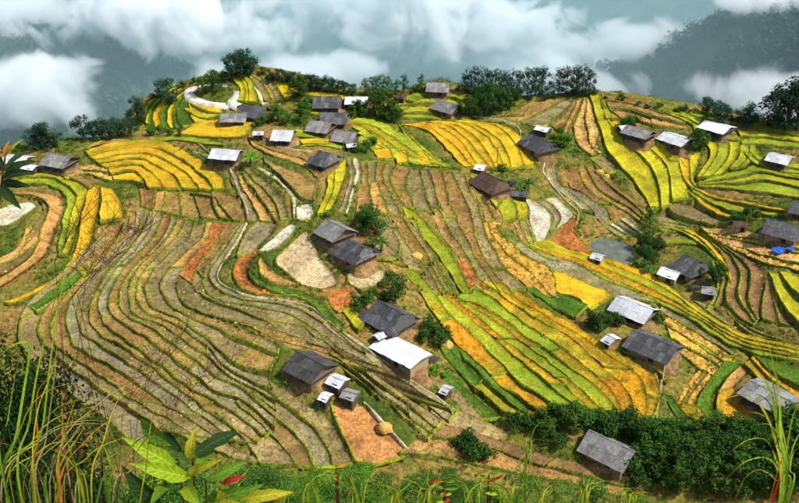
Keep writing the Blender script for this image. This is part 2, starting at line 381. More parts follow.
Z('grey', 1, 120, "514,243 530,258 560,272 590,287 616,296", "520,242 545,256 572,264 600,280 640,294 660,304")
# long golden band sweeping to the right edge
Z('gold yg goldd green', 4, 130, "532,244 548,241 566,250 600,257 640,271 666,285 690,303 716,320 745,334 810,352", "522,244 546,259 572,266 602,281 640,296 670,309 700,326 730,346 760,356 810,364")
Z('olive dry', 2, 90, "662,305 690,322 716,340 738,354", "656,318 676,330 700,344 722,358")
Z('dry', 3, 60, "662,312 690,330 716,346 735,360", "676,352 690,362 704,372 715,378")
Z('dry brown', 3, 60, "700,368 688,384 678,402 672,424", "728,360 706,384 694,402 690,428")
Z('goldd dry', 2, 40, "622,352 640,362 658,372", "664,362 668,372 664,384")
Z('lush', 1, 120, "726,362 708,384 698,402 695,428", "742,364 720,386 712,402 716,430")
Z('goldd', 1, 60, "718,396 716,410 720,430", "732,386 744,404 756,424")
Z('orange', 1, 60, "740,366 728,378 718,394", "750,368 738,382 730,390")
Z('lush', 1, 90, "748,352 772,360 806,366", "766,370 785,382 806,392")
# right-middle: stubble between the footpath and the yellow ridge
Z('grey', 1, 60, "546,164 548,176 560,190 574,202 580,210", "556,164 559,180 568,192 584,204 592,214")
Z('stub red', 1, 24, "566,166 568,180 576,192 592,201", "578,166 586,186 597,197 610,206")
Z('grey stub', 1, 50, "559,180 568,192 586,205 596,216 602,226", "576,192 590,200 606,210 612,222")
Z('stub brown', 3, 60, "578,166 586,186 600,198 624,210 640,222", "600,160 612,178 626,192 640,204 645,214")
Z('pale beige', 1, 40, "516,200 526,214 534,236 540,244", "530,198 548,214 552,226 545,240")
Z('grey pale', 2, 40, "532,198 546,206 554,218 550,230", "556,196 568,208 574,216 566,224")
Z('red orange', 1, 50, "567,212 560,228 552,238 570,248", "578,212 576,236 590,252 592,257")
Z('water', 1, 90, "586,243 596,252 612,261 628,267", "598,238 618,238 632,247 636,258")
Z('grey pale', 4, 60, "602,226 612,232 622,238", "626,216 634,224 645,232")
Z('grey', 3, 60, "640,222 660,230 690,232", "650,216 668,222 692,226")
Z('grey', 1, 90, "668,208 672,216 690,222 715,226", "680,202 694,204 712,212 728,220")
# upper right: tan dome, straw strip, yellow ridge
Z('stub grey', 2, 70, "505,119 528,103 552,96 570,96", "540,126 556,118 568,108 574,99")
Z('beige', 1, 60, "508,121 525,124 540,128", "512,117 530,121 548,124")
Z('stub orange', 2, 70, "552,126 562,118 570,108 575,97", "566,140 572,124 580,108 582,97")
Z('straw', 2, 50, "584,98 580,112 574,128 578,144 590,156", "590,98 594,115 600,130 596,142 600,152")
Z('olive', 1, 50, "590,158 598,166 606,176", "602,152 612,160 616,172")
Y = ["590,94 594,110 600,128 606,148 618,166 634,182 646,200 652,214", "599,94 603,108 610,124 622,140 636,152 650,168 658,188 661,213",
     "604,100 612,116 628,132 646,146 660,158 670,176 672,204", "610,112 626,124 645,136 664,148 680,160 688,178 690,198"]
Z('yg', 1, 120, Y[0], Y[1]); Z('yg', 1, 26, Y[1], Y[2]); Z('yg', 1, 26, Y[2], Y[3])
Z('stub orange', 2, 60, "606,98 625,100 650,108", "612,122 630,120 652,126")
Z('green yg', 3, 60, "655,110 672,116 690,124 694,132", "664,108 684,114 700,118 705,132")
Z('brown', 1, 60, "662,146 664,154 668,162", "680,146 678,156 676,163")
Z('gold yg', 2, 60, "678,152 680,166 684,180 690,190", "702,150 698,166 694,180 698,188")
Z('yg green', 3, 60, "706,142 710,156 702,170 696,180", "740,140 738,156 728,170 720,176")
Z('green', 2, 60, "740,140 739,156 729,170", "758,138 756,156 746,168")
Z('green yg', 3, 90, "698,184 718,176 744,170 757,162 775,166 810,174", "698,188 722,190 760,194 810,202")
Z('gold green', 3, 120, "696,188 720,198 755,204 810,214", "690,194 708,210 730,220 752,221")
Z('green yg', 3, 60, "736,122 770,127 818,131", "742,146 765,146 818,152")
Z('green', 2, 60, "757,148 763,158 776,164 818,168", "742,150 752,164 776,172 818,178")
Z('green', 1, 60, "700,134 720,134 740,134", "706,142 722,142 742,142")
Z('green', 2, 90, "775,164 792,164 815,164", "772,172 790,176 815,184")
# golden straw field and brown fields on the right
Z('straw dry', 4, 40, "700,229 730,228 765,234 806,242", "722,244 745,254 768,264 806,274")
Z('yg gold', 2, 90, "672,231 690,238 706,250 722,268 730,284", "694,232 708,242 720,256 729,270 732,282")
Z('brown', 3, 60, "696,231 712,244 724,258 730,276 726,296 734,312 752,326", "716,240 738,252 762,268 764,290 760,318")
Z('brown', 2, 70, "766,276 764,296 762,320", "772,280 778,300 790,326")
Z('yg', 2, 90, "769,274 776,294 788,314 806,334", "790,274 800,276 815,278")
Z('olive', 2, 90, "732,312 752,327 780,336 810,344", "722,304 735,322 756,336 800,348")

# fillers between the traced strips
Z('stub orange brown', 2, 30, "602,94 625,97 650,104 664,108", "604,108 626,108 648,114 662,120")
Z('green yg', 2, 60, "668,107 690,112 705,116", "662,112 684,118 698,126")
Z('grey olive', 1, 34, C[8], "95,245 78,262 55,282 35,300 22,318 20,340 32,362 55,382 80,402 110,424 140,448")
Z('olive stub', 1, 34, "160,430 190,440 220,452 250,464", "190,420 220,440 250,455 268,462")
Z('olive', 1, 40, "322,318 338,334 356,348 366,354", "336,322 350,334 362,344")
Z('stub olive', 2, 34, "345,226 352,240 345,256", "392,226 400,246 396,262")
Z('stub olive', 2, 34, "386,262 396,272 408,290", "424,262 436,284 440,296")
Z('green yg', 2, 60, "404,128 422,146 440,160 460,170", "398,124 410,142 424,156 444,168")
Z('stub', 1, 40, "462,172 470,184 474,196", "470,172 478,182 484,196")
Z('stub olive', 2, 40, "500,196 510,214 520,236 526,246", "514,200 524,214 532,238 538,246")
Z('stub orange', 2, 50, "600,98 630,100 664,110 680,118", "606,120 630,120 655,126 690,130")
Z('green', 2, 60, "690,112 720,116 745,118 760,124", "664,108 690,118 705,130 742,130")
Z('grey stub', 3, 60, "644,206 656,214 668,216 676,222", "640,222 652,228 672,232 700,230")
Z('olive green', 2, 60, "660,240 676,236 690,236", "664,248 680,244 700,246")
Z('brown olive', 2, 60, "722,262 728,280 724,298 720,306", "712,262 718,282 714,298 708,308")
Z('olive', 2, 70, "700,300 722,316 745,334", "690,302 712,320 734,338")
Z('goldd', 2, 60, "756,356 770,372 790,386 812,396", "744,366 760,382 775,400 812,420")
Z('goldd lush', 2, 60, "700,410 712,425 730,436", "660,392 672,412 690,432")
Z('lush yg', 2, 60, "452,334 470,352 490,372 510,394 530,412", "474,392 490,404 506,414 524,420")
Z('olive lush', 2, 60, "430,380 446,394 462,408 472,420", "446,372 462,388 480,404 500,420")
Z('olive brown', 1, 60, "428,412 446,424 470,434 500,442", "440,404 462,414 484,424 510,434")
Z('stub green', 2, 60, "0,172 14,168 40,164 60,160", "6,176 30,172 54,168 80,164")
Z('brown stub', 2, 60, "100,138 118,136 132,140", "88,148 106,143 130,142")
Z('yg green', 2, 60, "304,104 320,104 340,106", "290,110 310,114 318,116")
Z('green yg', 2, 60, "290,136 306,138 330,140", "296,130 312,132 328,136")
Z('green', 2, 60, "366,128 380,138 396,150", "352,138 366,146 372,150")
Z('green', 2, 60, "398,98 415,92 428,90", "372,104 388,110 398,118")
Z('olive stub', 2, 60, "470,122 500,122 516,128", "500,116 520,108 535,100")
class Plot: pass
PLOTS = []
def build_bands():
    zi = 0
    for styles, n, cut, lines in ZONES:
        zi += 1; rnd = np.random.default_rng(zi)
        A, B = (hit(l) for l in lines[:2])
        la = max(np.linalg.norm(np.diff(A, axis=0), axis=1).sum(), np.linalg.norm(np.diff(B, axis=0), axis=1).sum())
        N = max(6, int(la/.9)); A = spline(A, N); B = spline(B, N)
        w = np.linalg.norm(A-B, axis=1).mean()
        ts = np.linspace(0, 1, n+1)
        cur = []
        s = np.linspace(0, 1, N)
        for k, t in enumerate(ts):
            j = 0 if k in (0, n) else .16/n
            wob = j*(np.sin(s*la/11 + rnd.uniform(0, 6)) + .6*np.sin(s*la/5.3+rnd.uniform(0, 6)))
            if k not in (0, n): t = t + rnd.uniform(-.18, .18)/n
            cur.append(A + (B-A)*(t+wob)[:, None] + (vnoise(A[:, 0], A[:, 1], 3.0, zi*31+k)*.28)[:, None])
        for k in range(n):
            i0 = 0; st0 = k
            while i0 < N-1:
                step = max(5, int(cut*rnd.uniform(.65, 1.4)/.9)); i1 = min(N-1, i0+step)
                if N-1-i1 < 8: i1 = N-1
                p = Plot(); p.a = cur[k][i0:i1+1]; p.b = cur[k+1][i0:i1+1]
                p.style = styles[st0 % len(styles)] if len(styles) <= n or n > 1 else styles[st0 % len(styles)]
                if n == 1 or la/cut > 1.6: st0 += rnd.integers(0, 2) if n > 1 else 1
                PLOTS.append(p); i0 = i1
build_bands()
# where single plots differ from their strip: a pixel inside the plot and its look
OVER = [("222,225 226,228 214,248 200,266 192,281 188,276 196,258 208,240", 'red'), ("206,238 208,244 188,264 182,260", 'orange'),
        ("160,275 176,268 180,300 150,306", 'grey'), ("212,268 222,262 218,300 205,292", 'grey'), ("296,322 318,330 308,345 290,336", 'orange'),
        ("372,184 392,178 392,198 374,200", 'orange'), ("366,200 382,204 388,222 362,220", 'orange'), ("462,226 480,224 486,256 470,254", 'orange'),
        ("400,240 424,250 432,270 408,268", 'orange'), ("245,183 258,183 262,196 250,196", 'orange'), ("270,212 290,206 292,222 276,224", 'red')]
def inpoly(q, poly):
    x, y = q; c = False
    for (x1, y1), (x2, y2) in zip(poly, poly[1:]+poly[:1]):
        if (y1 > y) != (y2 > y) and x < (x2-x1)*(y-y1)/(y2-y1)+x1: c = not c
    return c
hillside_drop = []
def realise(p):
    N = len(p.a); W = np.linalg.norm(p.a-p.b, axis=1).mean(); nt = max(2, min(24, int(W/.9)))
    t = np.linspace(0, 1, nt+1)
    G = p.a[:, None]*(1-t)[None, :, None] + p.b[:, None]*t[None, :, None]
    H = ground(G[..., 0], G[..., 1]); p.low_b = H[:, -1].mean() < H[:, 0].mean()
    z = H.mean(axis=1); k = np.ones(9)/9; zp = np.pad(z, 4, mode='edge'); z = np.convolve(zp, k, 'valid')
    zz = z[:, None] + .12*(H-H.mean(axis=1, keepdims=True))
    p.ze = zz.copy()
    crop = {'gold': .4, 'goldd': .4, 'yg': .4, 'green': .35, 'lush': .5}.get(p.style, 0)
    if p.style not in ('water', 'pale'):
        zz = zz + (.14 if crop else .05)*vnoise(G[..., 0], G[..., 1], 1.1, 3) + (.08 if crop else .03)*vnoise(G[..., 0], G[..., 1], .55, 9)
    p.G, p.z, p.zz, p.N, p.nt, p.crop = G, z, zz, N, nt, crop
    c = G[N//2, nt//2]; p.c3 = np.array([c[0], c[1], z[N//2]])
    q = to_px(p.c3)
    for poly, st in OVER:
        if inpoly(q, pts(poly)): p.style = st
    cor = to_px(np.array([[*G[i, j], z[i]] for i, j in ((0, 0), (0, nt), (N//2, nt), (N-1, nt), (N-1, 0), (N//2, 0))]))
    p.area = abs(np.sum(cor[:, 0]*np.roll(cor[:, 1], -1)-np.roll(cor[:, 0], -1)*cor[:, 1]))/2
for p in PLOTS: realise(p)

def plot_mesh(p):
    G, zz, N, nt = p.G, p.zz, p.N, p.nt
    V = [(G[i, j, 0], G[i, j, 1], zz[i, j]+p.crop) for i in range(N) for j in range(nt+1)]
    F = [(i*(nt+1)+j, (i+1)*(nt+1)+j, (i+1)*(nt+1)+j+1, i*(nt+1)+j+1) for i in range(N-1) for j in range(nt)]
    # sides of the plot, down into the bank
    ring = [(i, 0) for i in range(N)] + [(N-1, j) for j in range(1, nt+1)] + [(i, nt) for i in range(N-2, -1, -1)] + [(0, j) for j in range(nt-1, 0, -1)]
    base = len(V)
    for i, j in ring: V.append((G[i, j, 0], G[i, j, 1], p.ze[i, j]-.9))
    m = len(ring)
    for k in range(m):
        a, b = ring[k], ring[(k+1) % m]
        F.append((a[0]*(nt+1)+a[1], b[0]*(nt+1)+b[1], base+(k+1) % m, base+k))
    return mesh('terrace_field', V, F, [FM[p.style]], True)
def bund_mesh(p):
    """grassed edge of the plot: a low ridge on its down-hill side (and thinner at the ends) with the bank below it"""
    rnd = np.random.default_rng(int(abs(p.c3[0]*91+p.c3[1]*17)) % 99991)
    G, z, N = p.G, p.z, p.N
    E, O = (G[:, -1], G[:, 0]) if p.low_b else (G[:, 0], G[:, -1])
    ze = p.ze[:, -1] if p.low_b else p.ze[:, 0]
    d = E-O; d = d/np.maximum(np.linalg.norm(d, axis=1, keepdims=True), 1e-6)
    hi = np.maximum(.03, p.crop*.75 + .12 + .13*vnoise(E[:, 0], E[:, 1], 2.3, 5) + .06*vnoise(E[:, 0], E[:, 1], 9, 15))
    wd = np.maximum(.08, .22 + .14*vnoise(E[:, 0], E[:, 1], 4.0, 8) + .10*vnoise(E[:, 0], E[:, 1], 14.0, 12))
    V, F, M = [], [], []
    prof = [(-1.0, -.25), (-.55, 1.0), (.35, .9), (1.0, .35), (3.4, -5.5)]
    for i in range(N):
        for u, v in prof:
            q = E[i] + d[i]*u*wd[i]; V.append((q[0], q[1], ze[i] + (v*hi[i] if v > -1 else -1.3)))
    n = len(prof)
    for i in range(N-1):
        for j in range(n-1):
            F.append((i*n+j, (i+1)*n+j, (i+1)*n+j+1, i*n+j+1)); M.append(1 if j == n-2 else 0)
    for end in (0, N-1):
        b0 = len(V); o = -1 if end == 0 else 1
        t = G[end]-G[end-o]; t = t/np.maximum(np.linalg.norm(t, axis=1, keepdims=True), 1e-6)
        for j in range(p.nt+1):
            for u, v in ((-.22, -.2), (-.08, .22), (.12, .22), (.25, -.6)):
                q = G[end, j]+t[j]*u; V.append((q[0], q[1], p.ze[end, j]+p.crop*.8+v))
        for j in range(p.nt):
            for k in range(3): F.append((b0+j*4+k, b0+(j+1)*4+k, b0+(j+1)*4+k+1, b0+j*4+k+1)); M.append(0)
    TV = tufts(rnd, E, ze, hi, d, wd); n0 = len(V); V += [tuple(v) for v in TV]; k = len(TV)//4
    F += [(n0+4*i, n0+4*i+1, n0+4*i+2, n0+4*i+3) for i in range(k)]; M += [0]*k
    return mesh('bund', V, F, [BUNDG if p.style in ('green', 'lush', 'yg') else BUND, RISER], True, M)

# ---- the hillside itself: one sheet, sunk under the plots
azs = np.radians(np.r_[np.arange(-80, -34, 2.0), np.arange(-34, 34, .28), np.arange(34, 81, 2.0)])
rs = np.r_[np.arange(1.2, 20, .9), np.arange(20, 112, 2.0), np.arange(112, 330, 1.0), np.arange(330, 470, 5.0)]
AZ, RR = np.meshgrid(azs, rs, indexing='ij'); GX, GY = np.sin(AZ)*RR, np.cos(AZ)*RR
GZ = ground(GX, GY)
inside = np.zeros(GX.shape, bool)
for p in PLOTS:
    poly = np.vstack([p.a, p.b[::-1]]); lo, hi_ = poly.min(0), poly.max(0)
    sel = (GX >= lo[0]) & (GX <= hi_[0]) & (GY >= lo[1]) & (GY <= hi_[1])
    ii = np.nonzero(sel)
    if not len(ii[0]): continue
    x, y = GX[ii], GY[ii]; c = np.zeros(len(x), bool); q = np.roll(poly, -1, 0)
    for (x1, y1), (x2, y2) in zip(poly, q):
        if y1 == y2: continue
        c ^= ((y1 > y) != (y2 > y)) & (x < (x2-x1)*(y-y1)/(y2-y1)+x1)
    inside[ii] |= c
GZ2 = GZ + .25*vnoise(GX, GY, 3.5, 2)*(~inside) + .6*vnoise(GX, GY, 9, 4)*(~inside)*(RR < 112) - np.where(inside, 1.1, 0)
na, nr = GX.shape
idx = np.arange(na*nr).reshape(na, nr)
Q = np.stack([idx[:-1, :-1], idx[:-1, 1:], idx[1:, 1:], idx[1:, :-1]], -1).reshape(-1, 4)[:, ::-1]
hm = mesh('terraced_hillside', np.stack([GX, GY, GZ2], -1).reshape(-1, 3), Q, [GROUND], True)
hillside = tag(link('terraced_hillside', hm), 'terraced hillside of stepped rice fields dropping away behind its ridge', None, None, 'structure')

PLOTS.sort(key=lambda p: -p.area)
print('plots', len(PLOTS))
def tufts(rnd, E, ze, hi, d, wd):
    """blades of grass standing on a bund"""
    n = int(len(E)*3.2); i = rnd.integers(0, len(E), n); c = np.c_[E[i]+d[i]*(rnd.uniform(-.7, 1.6, n)*wd[i])[:, None]+rnd.normal(0, .12, (n, 2)), ze[i]+hi[i]*.6]
    a = rnd.normal(size=(n, 3)); a[:, 2] = 0; a /= np.linalg.norm(a, axis=1, keepdims=True); u = np.c_[rnd.normal(0, .35, (n, 2)), np.ones(n)]
    h = rnd.uniform(.12, .4, n)[:, None]; w = rnd.uniform(.06, .16, n)[:, None]
    return np.stack([c-a*w, c+a*w, c+a*w*.4+u*h, c-a*w*.5+u*h*.9], 1).reshape(-1, 3)
joined = {}
for k, p in enumerate(PLOTS):
    if k < 300:
        o = link('terrace_field', plot_mesh(p), hillside); link('bund', bund_mesh(p), o); p.obj = o
    else:
        p.obj = None
        for m in (plot_mesh(p), bund_mesh(p)):
            key = tuple(x.name for x in m.materials); J = joined.setdefault(key, ([], [], [], list(m.materials))); n0 = len(J[0])
            J[0].extend(tuple(v.co) for v in m.vertices); J[1].extend(tuple(n0+i for i in q.vertices) for q in m.polygons); J[2].extend(q.material_index for q in m.polygons); bpy.data.meshes.remove(m)
for key, (V, F, M, mats) in joined.items():
    tag(link('small_terraces', mesh('small_terraces', V, F, mats, True, M), hillside), kind='stuff')

# ---------------------------------------------------------------- paths
def ribbon(name, line, width, mat, lift=.5, label=None, wob=.3, win=7):
    P = hit(pts(line)); L = np.linalg.norm(np.diff(P, axis=0), axis=1).sum(); N = int(L/.8)+4
    P = spline(P, N); T = np.gradient(P, axis=0); T /= np.linalg.norm(T, axis=1, keepdims=True); S = np.stack([T[:, 1], -T[:, 0]], 1)
    z = ground(P[:, 0], P[:, 1]); z = np.convolve(np.pad(z, win//2, mode='edge'), np.ones(win)/win, 'valid') + lift
    w = width/2*(1+wob*2*vnoise(P[:, 0], P[:, 1], 2.5, 6)); V, F = [], []
    prof = [(-1.5, -1.4), (-1.0, -.06), (0, .02), (1.0, -.06), (1.5, -1.4)]
    for i in range(N):
        for u, v in prof: q = P[i]+S[i]*u*w[i]; V.append((q[0], q[1], z[i]+v))
    n = len(prof)
    for i in range(N-1):
        for j in range(n-1): F.append((i*n+j, (i+1)*n+j, (i+1)*n+j+1, i*n+j+1))
    o = link(name, mesh(name, V, F, [mat], True)); return tag(o, label, None, None, 'structure')
M1 = C[0]
ribbon('footpath', "193,152 215,158 228,166 234,180 240,194 246,208 248,222 " + M1, .40, PATHM, .34, 'narrow pale footpath winding down through the stubble terraces to the gully')
ribbon('footpath', "470,116 500,120 518,128 522,140 534,150 544,162 543,172 552,185 565,200 577,211 578,218 574,238 590,257", .40, PATHM, .34, 'narrow pale footpath running past the blue grey house towards the pond')
ribbon('dirt_road', "240,108 232,105 236,98 238,90 232,84 218,82 204,84 192,89 189,96 197,102 212,104 224,105 232,106", 2.5, ROADM, .45, 'pale loop road curling round a grassy knoll', .08, 25)
ribbon('footpath', "345,334 362,345 372,354", .40, PATHM, .34, 'short footpath beside the white roofed house')
ribbon('footpath', "414,457 404,446 390,430 376,415 364,402", .40, PATHM, .34, 'pale path edging the bare orange field')
ribbon('footpath', "150,139 175,139 195,142 208,152 226,164", .40, PATHM, .34, 'pale path along the top of the golden knoll')
ribbon('footpath', "640,332 668,350 676,362 664,372 660,392 656,420", .40, PATHM, .34, 'path running down from the dark roofed barn')
ribbon('footpath', "255,136 272,140 290,149 312,152", .40, PATHM, .34, 'short path below the white roofed village house')

# ---------------------------------------------------------------- houses
def sheet_mat(name, stops, rough=.7, streak=.5):
    """roof covering: tone from one sheet to the next, streaks running down the slope"""
    m, n, l, b = nmat(name); oi = n.new('ShaderNodeObjectInfo'); tc = n.new('ShaderNodeTexCoord')
    r = ramp(n, stops); co = pos(n)
    f = noise(n, l, co, 1.3, 6, .75, .5); a = n.new('ShaderNodeMath'); a.operation = 'MULTIPLY_ADD'; a.inputs[1].default_value = .24; l.new(oi.outputs['Random'], a.inputs[0])
    f2 = n.new('ShaderNodeMath'); f2.operation = 'MULTIPLY'; f2.inputs[1].default_value = .90; l.new(f, f2.inputs[0]); l.new(f2.outputs[0], a.inputs[2])
    l.new(a.outputs[0], r.inputs[0])
    w = n.new('ShaderNodeTexWave'); w.inputs['Scale'].default_value = 2.2; w.bands_direction = 'X'; w.inputs['Distortion'].default_value = .3
    l.new(tc.outputs['Object'], w.inputs['Vector'])
    r2 = ramp(n, [(.2, (1-streak,)*3), (.8, (1.1,)*3)]); l.new(w.outputs['Fac'], r2.inputs[0])
    c = mixc(n, l, 1.0, r.outputs[0], r2.outputs[0], 'MULTIPLY')
    l.new(c, b.inputs['Base Color']); b.inputs['Roughness'].default_value = rough
    bump(n, l, b, w.outputs['Fac'], .6, .05); return m
RM = {
 'white': sheet_mat('white_roof_sheet', [(.1, (.78,.78,.79)), (.6, (.70,.70,.71)), (.95, (.50,.48,.46))], .45, .08),
 'light': sheet_mat('pale_grey_roof_sheet', [(.2, (.26,.25,.235)), (.45, (.46,.46,.45)), (.62, (.60,.60,.59)), (.85, (.74,.74,.73))], .7, .35),
 'grey':  sheet_mat('grey_roof_sheet', [(.2, (.07,.058,.046)), (.45, (.16,.148,.13)), (.65, (.28,.265,.24)), (.85, (.48,.46,.43))], .8, .45),
 'dark':  sheet_mat('dark_slate_roof', [(.2, (.018,.018,.020)), (.45, (.044,.043,.045)), (.65, (.09,.086,.084)), (.85, (.27,.255,.24))], .8, .5),
 'black': sheet_mat('blackened_roof', [(.2, (.016,.014,.012)), (.5, (.045,.038,.033)), (.7, (.085,.074,.066)), (.88, (.22,.20,.18))], .9, .55),
 'brown': sheet_mat('brown_thatch_roof', [(.2, (.03,.016,.009)), (.5, (.075,.038,.02)), (.85, (.16,.09,.055))], .95, .55),
}
def wood(name, ca, cb):
    m, n, l, b = nmat(name); tc = n.new('ShaderNodeTexCoord'); co = tc.outputs['Object']
    w = n.new('ShaderNodeTexWave'); w.inputs['Scale'].default_value = 1.4; w.bands_direction = 'X'; w.inputs['Distortion'].default_value = .8; l.new(co, w.inputs['Vector'])
    f = noise(n, l, co, 2.5, 4); r = ramp(n, [(.3, ca), (.7, cb)]); l.new(f, r.inputs[0])
    r2 = ramp(n, [(.05, (.35,)*3), (.25, (1,)*3)]); l.new(w.outputs['Fac'], r2.inputs[0])
    c = vary(n, l, mixc(n, l, 1.0, r.outputs[0], r2.outputs[0], 'MULTIPLY'), .2); l.new(c, b.inputs['Base Color']); b.inputs['Roughness'].default_value = .85; return m
WM = {'tan': wood('tan_plank_wall', (.34,.23,.11), (.44,.31,.16)), 'brown': wood('brown_plank_wall', (.11,.06,.03), (.18,.10,.05)),
      'orange': wood('ochre_plank_wall', (.38,.19,.07), (.30,.14,.05)), 'dark': wood('dark_plank_wall', (.045,.033,.024), (.08,.055,.036))}
DARKM = wood('dark_door', (.015,.012,.01), (.03,.022,.016)); POST = wood('grey_post', (.10,.08,.06), (.16,.13,.10))
SHEET = {}
def sheet(kind):
    if kind not in SHEET:
        b = MB(); b.box((0, 0, 0), (1, 1, 1)); SHEET[kind] = b.mesh('roof_sheet', [RM[kind]])
    return SHEET[kind]
def yard(x, y, z, rx, ry, rot, mat=YARD):
    """trodden earth round a house: level under it, easing down to the lie of the land"""
    V = [(x, y, z)]; n = 28; F = []
    for ring, k in enumerate((.55, .86, 1.12, 1.3)):
        for i in range(n):
            a = 2*math.pi*i/n; w = k*(1+.12*math.sin(a*3+x)+.08*math.sin(a*5+y)) if ring > 1 else k
            u, v = rx*w*math.cos(a), ry*w*math.sin(a); X, Y = x+u*math.cos(rot)-v*math.sin(rot), y+u*math.sin(rot)+v*math.cos(rot)
            g = float(ground(X, Y)); V.append((X, Y, (z-.02, .75*z+.25*max(g+.3, z-1.2), g+.22, g-.9)[ring]))
    for i in range(n):
        j = (i+1) % n; F.append((0, 1+i, 1+j))
        for r_ in range(3): F.append((1+r_*n+i, 1+(r_+1)*n+i, 1+(r_+1)*n+j, 1+r_*n+j))
    return link('house_yard', mesh('house_yard', V, F, [mat], True), hillside)
HOUSES = []
def house(name, ridge, width, roof, wall, label, cat='house', wall_h=1.8, pitch=30, hip=0., group=None, over=.8, win=2, shed=False, yd=1.0, porch=False):
    (ax, ay), (bx, by) = pts(ridge)
    rise = (width/2+over)*math.tan(R(pitch)) * (0 if shed else 1)
    top = wall_h + (rise if not shed else .4)
    A, B = hit([(ax, ay), (bx, by)], top+.2); mid = (A+B)/2
    zb = float(ground(mid[0], mid[1]))+.2
    A, B = (np.array([(d := ray(*q))[0], d[1]])*((zb+top-CAM_H)/d[2]) for q in ((ax, ay), (bx, by)))
    v = B-A; L = float(np.linalg.norm(v)); mid = (A+B)/2; rot = math.atan2(v[1], v[0])
    if rot > math.pi/2: rot -= math.pi
    if rot < -math.pi/2: rot += math.pi
    root = link(name, None, loc=(mid[0], mid[1], zb)); root.rotation_euler = (0, 0, rot); root.empty_display_size = .5
    tag(root, label, cat, group); HOUSES.append((mid[0], mid[1], L, width, rot))
    if cat != 'shed': yard(mid[0], mid[1], zb, (L/2+.8)*yd, (width/2+.8)*yd, rot)
    l2, w2 = max(.6, L/2-over-(hip*width/2 if False else 0)), width/2
    # walls with gable tops
    W = MB(); zt = wall_h; pk = wall_h + (w2*math.tan(R(pitch)) if not shed else 0)
    W.quad((-l2, -w2, -1.2), (l2, -w2, -1.2), (l2, -w2, zt), (-l2, -w2, zt)); W.quad((l2, w2, -1.2), (-l2, w2, -1.2), (-l2, w2, zt), (l2, w2, zt))
    for sx in (-1, 1):
        n0 = len(W.V); W.V += [(sx*l2, -w2, -1.2), (sx*l2, w2, -1.2), (sx*l2, w2, zt), (sx*l2, 0, pk if hip == 0 else zt+.02), (sx*l2, -w2, zt)]
        W.F.append(tuple(n0+i for i in ((0, 1, 2, 3, 4) if sx > 0 else (4, 3, 2, 1, 0)))); W.M.append(0)
    link('wall', W.mesh('wall', [WM[wall]]), root)
    # door and windows on the long sides
    for sy in (-1,):
        D = MB(); D.box((.12*L, sy*(w2+.03), .85), (1.1, .08, 1.8)); link('door', D.mesh('door', [DARKM]), root)
        for k in range(win):
            X = (-.28*L, .34*L, -.05*L)[k]
            Wd = MB(); Wd.box((X, sy*(w2+.02), 1.25), (.9, .07, .75)); wo = link('window', Wd.mesh('window', [DARKM]), root)
            Fr = MB()
            for a, b_ in (((X, .42), (1.05, .09)), ((X, -.42), (1.05, .09))): Fr.box((a[0], sy*(w2+.04), 1.25+a[1]), (b_[0], .1, b_[1]))
            for sx in (-1, 1): Fr.box((X+sx*.49, sy*(w2+.04), 1.25), (.09, .1, .75))
            link('frame', Fr.mesh('frame', [POST]), wo)
    # posts under the eaves
    for sx in (-1, 0, 1):
        P = MB(); P.tube([(sx*(l2-.1), -w2-over*.62, -1.2), (sx*(l2-.1), -w2-over*.62, wall_h-.12)], .08, 6); link('post', P.mesh('post', [POST]), root)
    # roof: a thin deck, each sheet on it, a ridge cap
    Lr = L/2; hw = w2+over; tanp = 0 if shed else math.tan(R(pitch)); z0 = wall_h - over*tanp + .02
    D = MB(); zr = z0 + hw*tanp
    if shed:
        D.box((0, 0, wall_h+.14), (2*Lr-.1, 2*hw-.1, .06)); roof_o = link('roof', D.mesh('roof', [POST]), root)
        nc = max(3, round(2*Lr/1.25))
        for i in range(nc):
            o = link('roof_sheet', sheet(roof), roof_o); w = 2*Lr/nc
            o.location = (-Lr+(i+.5)*w, 0, wall_h+.22+.012*(i % 2)); o.scale = (w*1.03, 2*hw, .035); o.rotation_euler = (R(random.uniform(1.2, 2)), 0, 0)
    else:
        hx = hip*hw
        n0 = 0; D.V += [(-Lr, -hw, z0), (Lr, -hw, z0), (Lr-hx, 0, zr), (-Lr+hx, 0, zr), (-Lr, hw, z0), (Lr, hw, z0)]
        D.F += [(0, 1, 2, 3), (5, 4, 3, 2)] + ([(1, 5, 2), (4, 0, 3)] if hip else []) + [(0, 4, 5, 1)]; D.M += [0]*len(D.F)
        roof_o = link('roof', D.mesh('roof', [RM[roof] if hip else POST]), root)
        sl = hw/math.cos(R(pitch)); nc = max(3, round(2*Lr/1.25)); w = 2*Lr/nc; rows = 2 if sl > 3.2 else 1
        for sy in (-1, 1):
            for i in range(nc):
                xc = -Lr+(i+.5)*w
                full = 1.0
                if hip:                                   # shorter sheets towards the hipped ends
                    full = min(1, max(.0, (Lr-abs(xc))/max(hx, .01)))
                    if full < .25: continue
                for r_ in range(rows):
                    a0, a1 = full*r_/rows, full*(r_+1)/rows
                    t = (a0+a1)/2; y = sy*hw*(1-t); z = z0+t*hw*tanp
                    o = link('roof_sheet', sheet(roof), roof_o)
                    off = .05+.03*r_*0+.012*(i % 2)+.02*(1-r_)*-1
                    o.location = (xc, y+sy*math.sin(R(pitch))*off, z+math.cos(R(pitch))*off+.01)
                    o.rotation_euler = (sy*-R(pitch)+R(random.uniform(-2.2, 2.2)), R(random.uniform(-1.8, 1.8)), R(random.uniform(-2.2, 2.2)))
                    o.scale = (w*random.uniform(1.0, 1.10), sl*(a1-a0)*random.uniform(1.02, 1.12)+(random.uniform(.02, .3) if r_ == 0 else 0), .035)
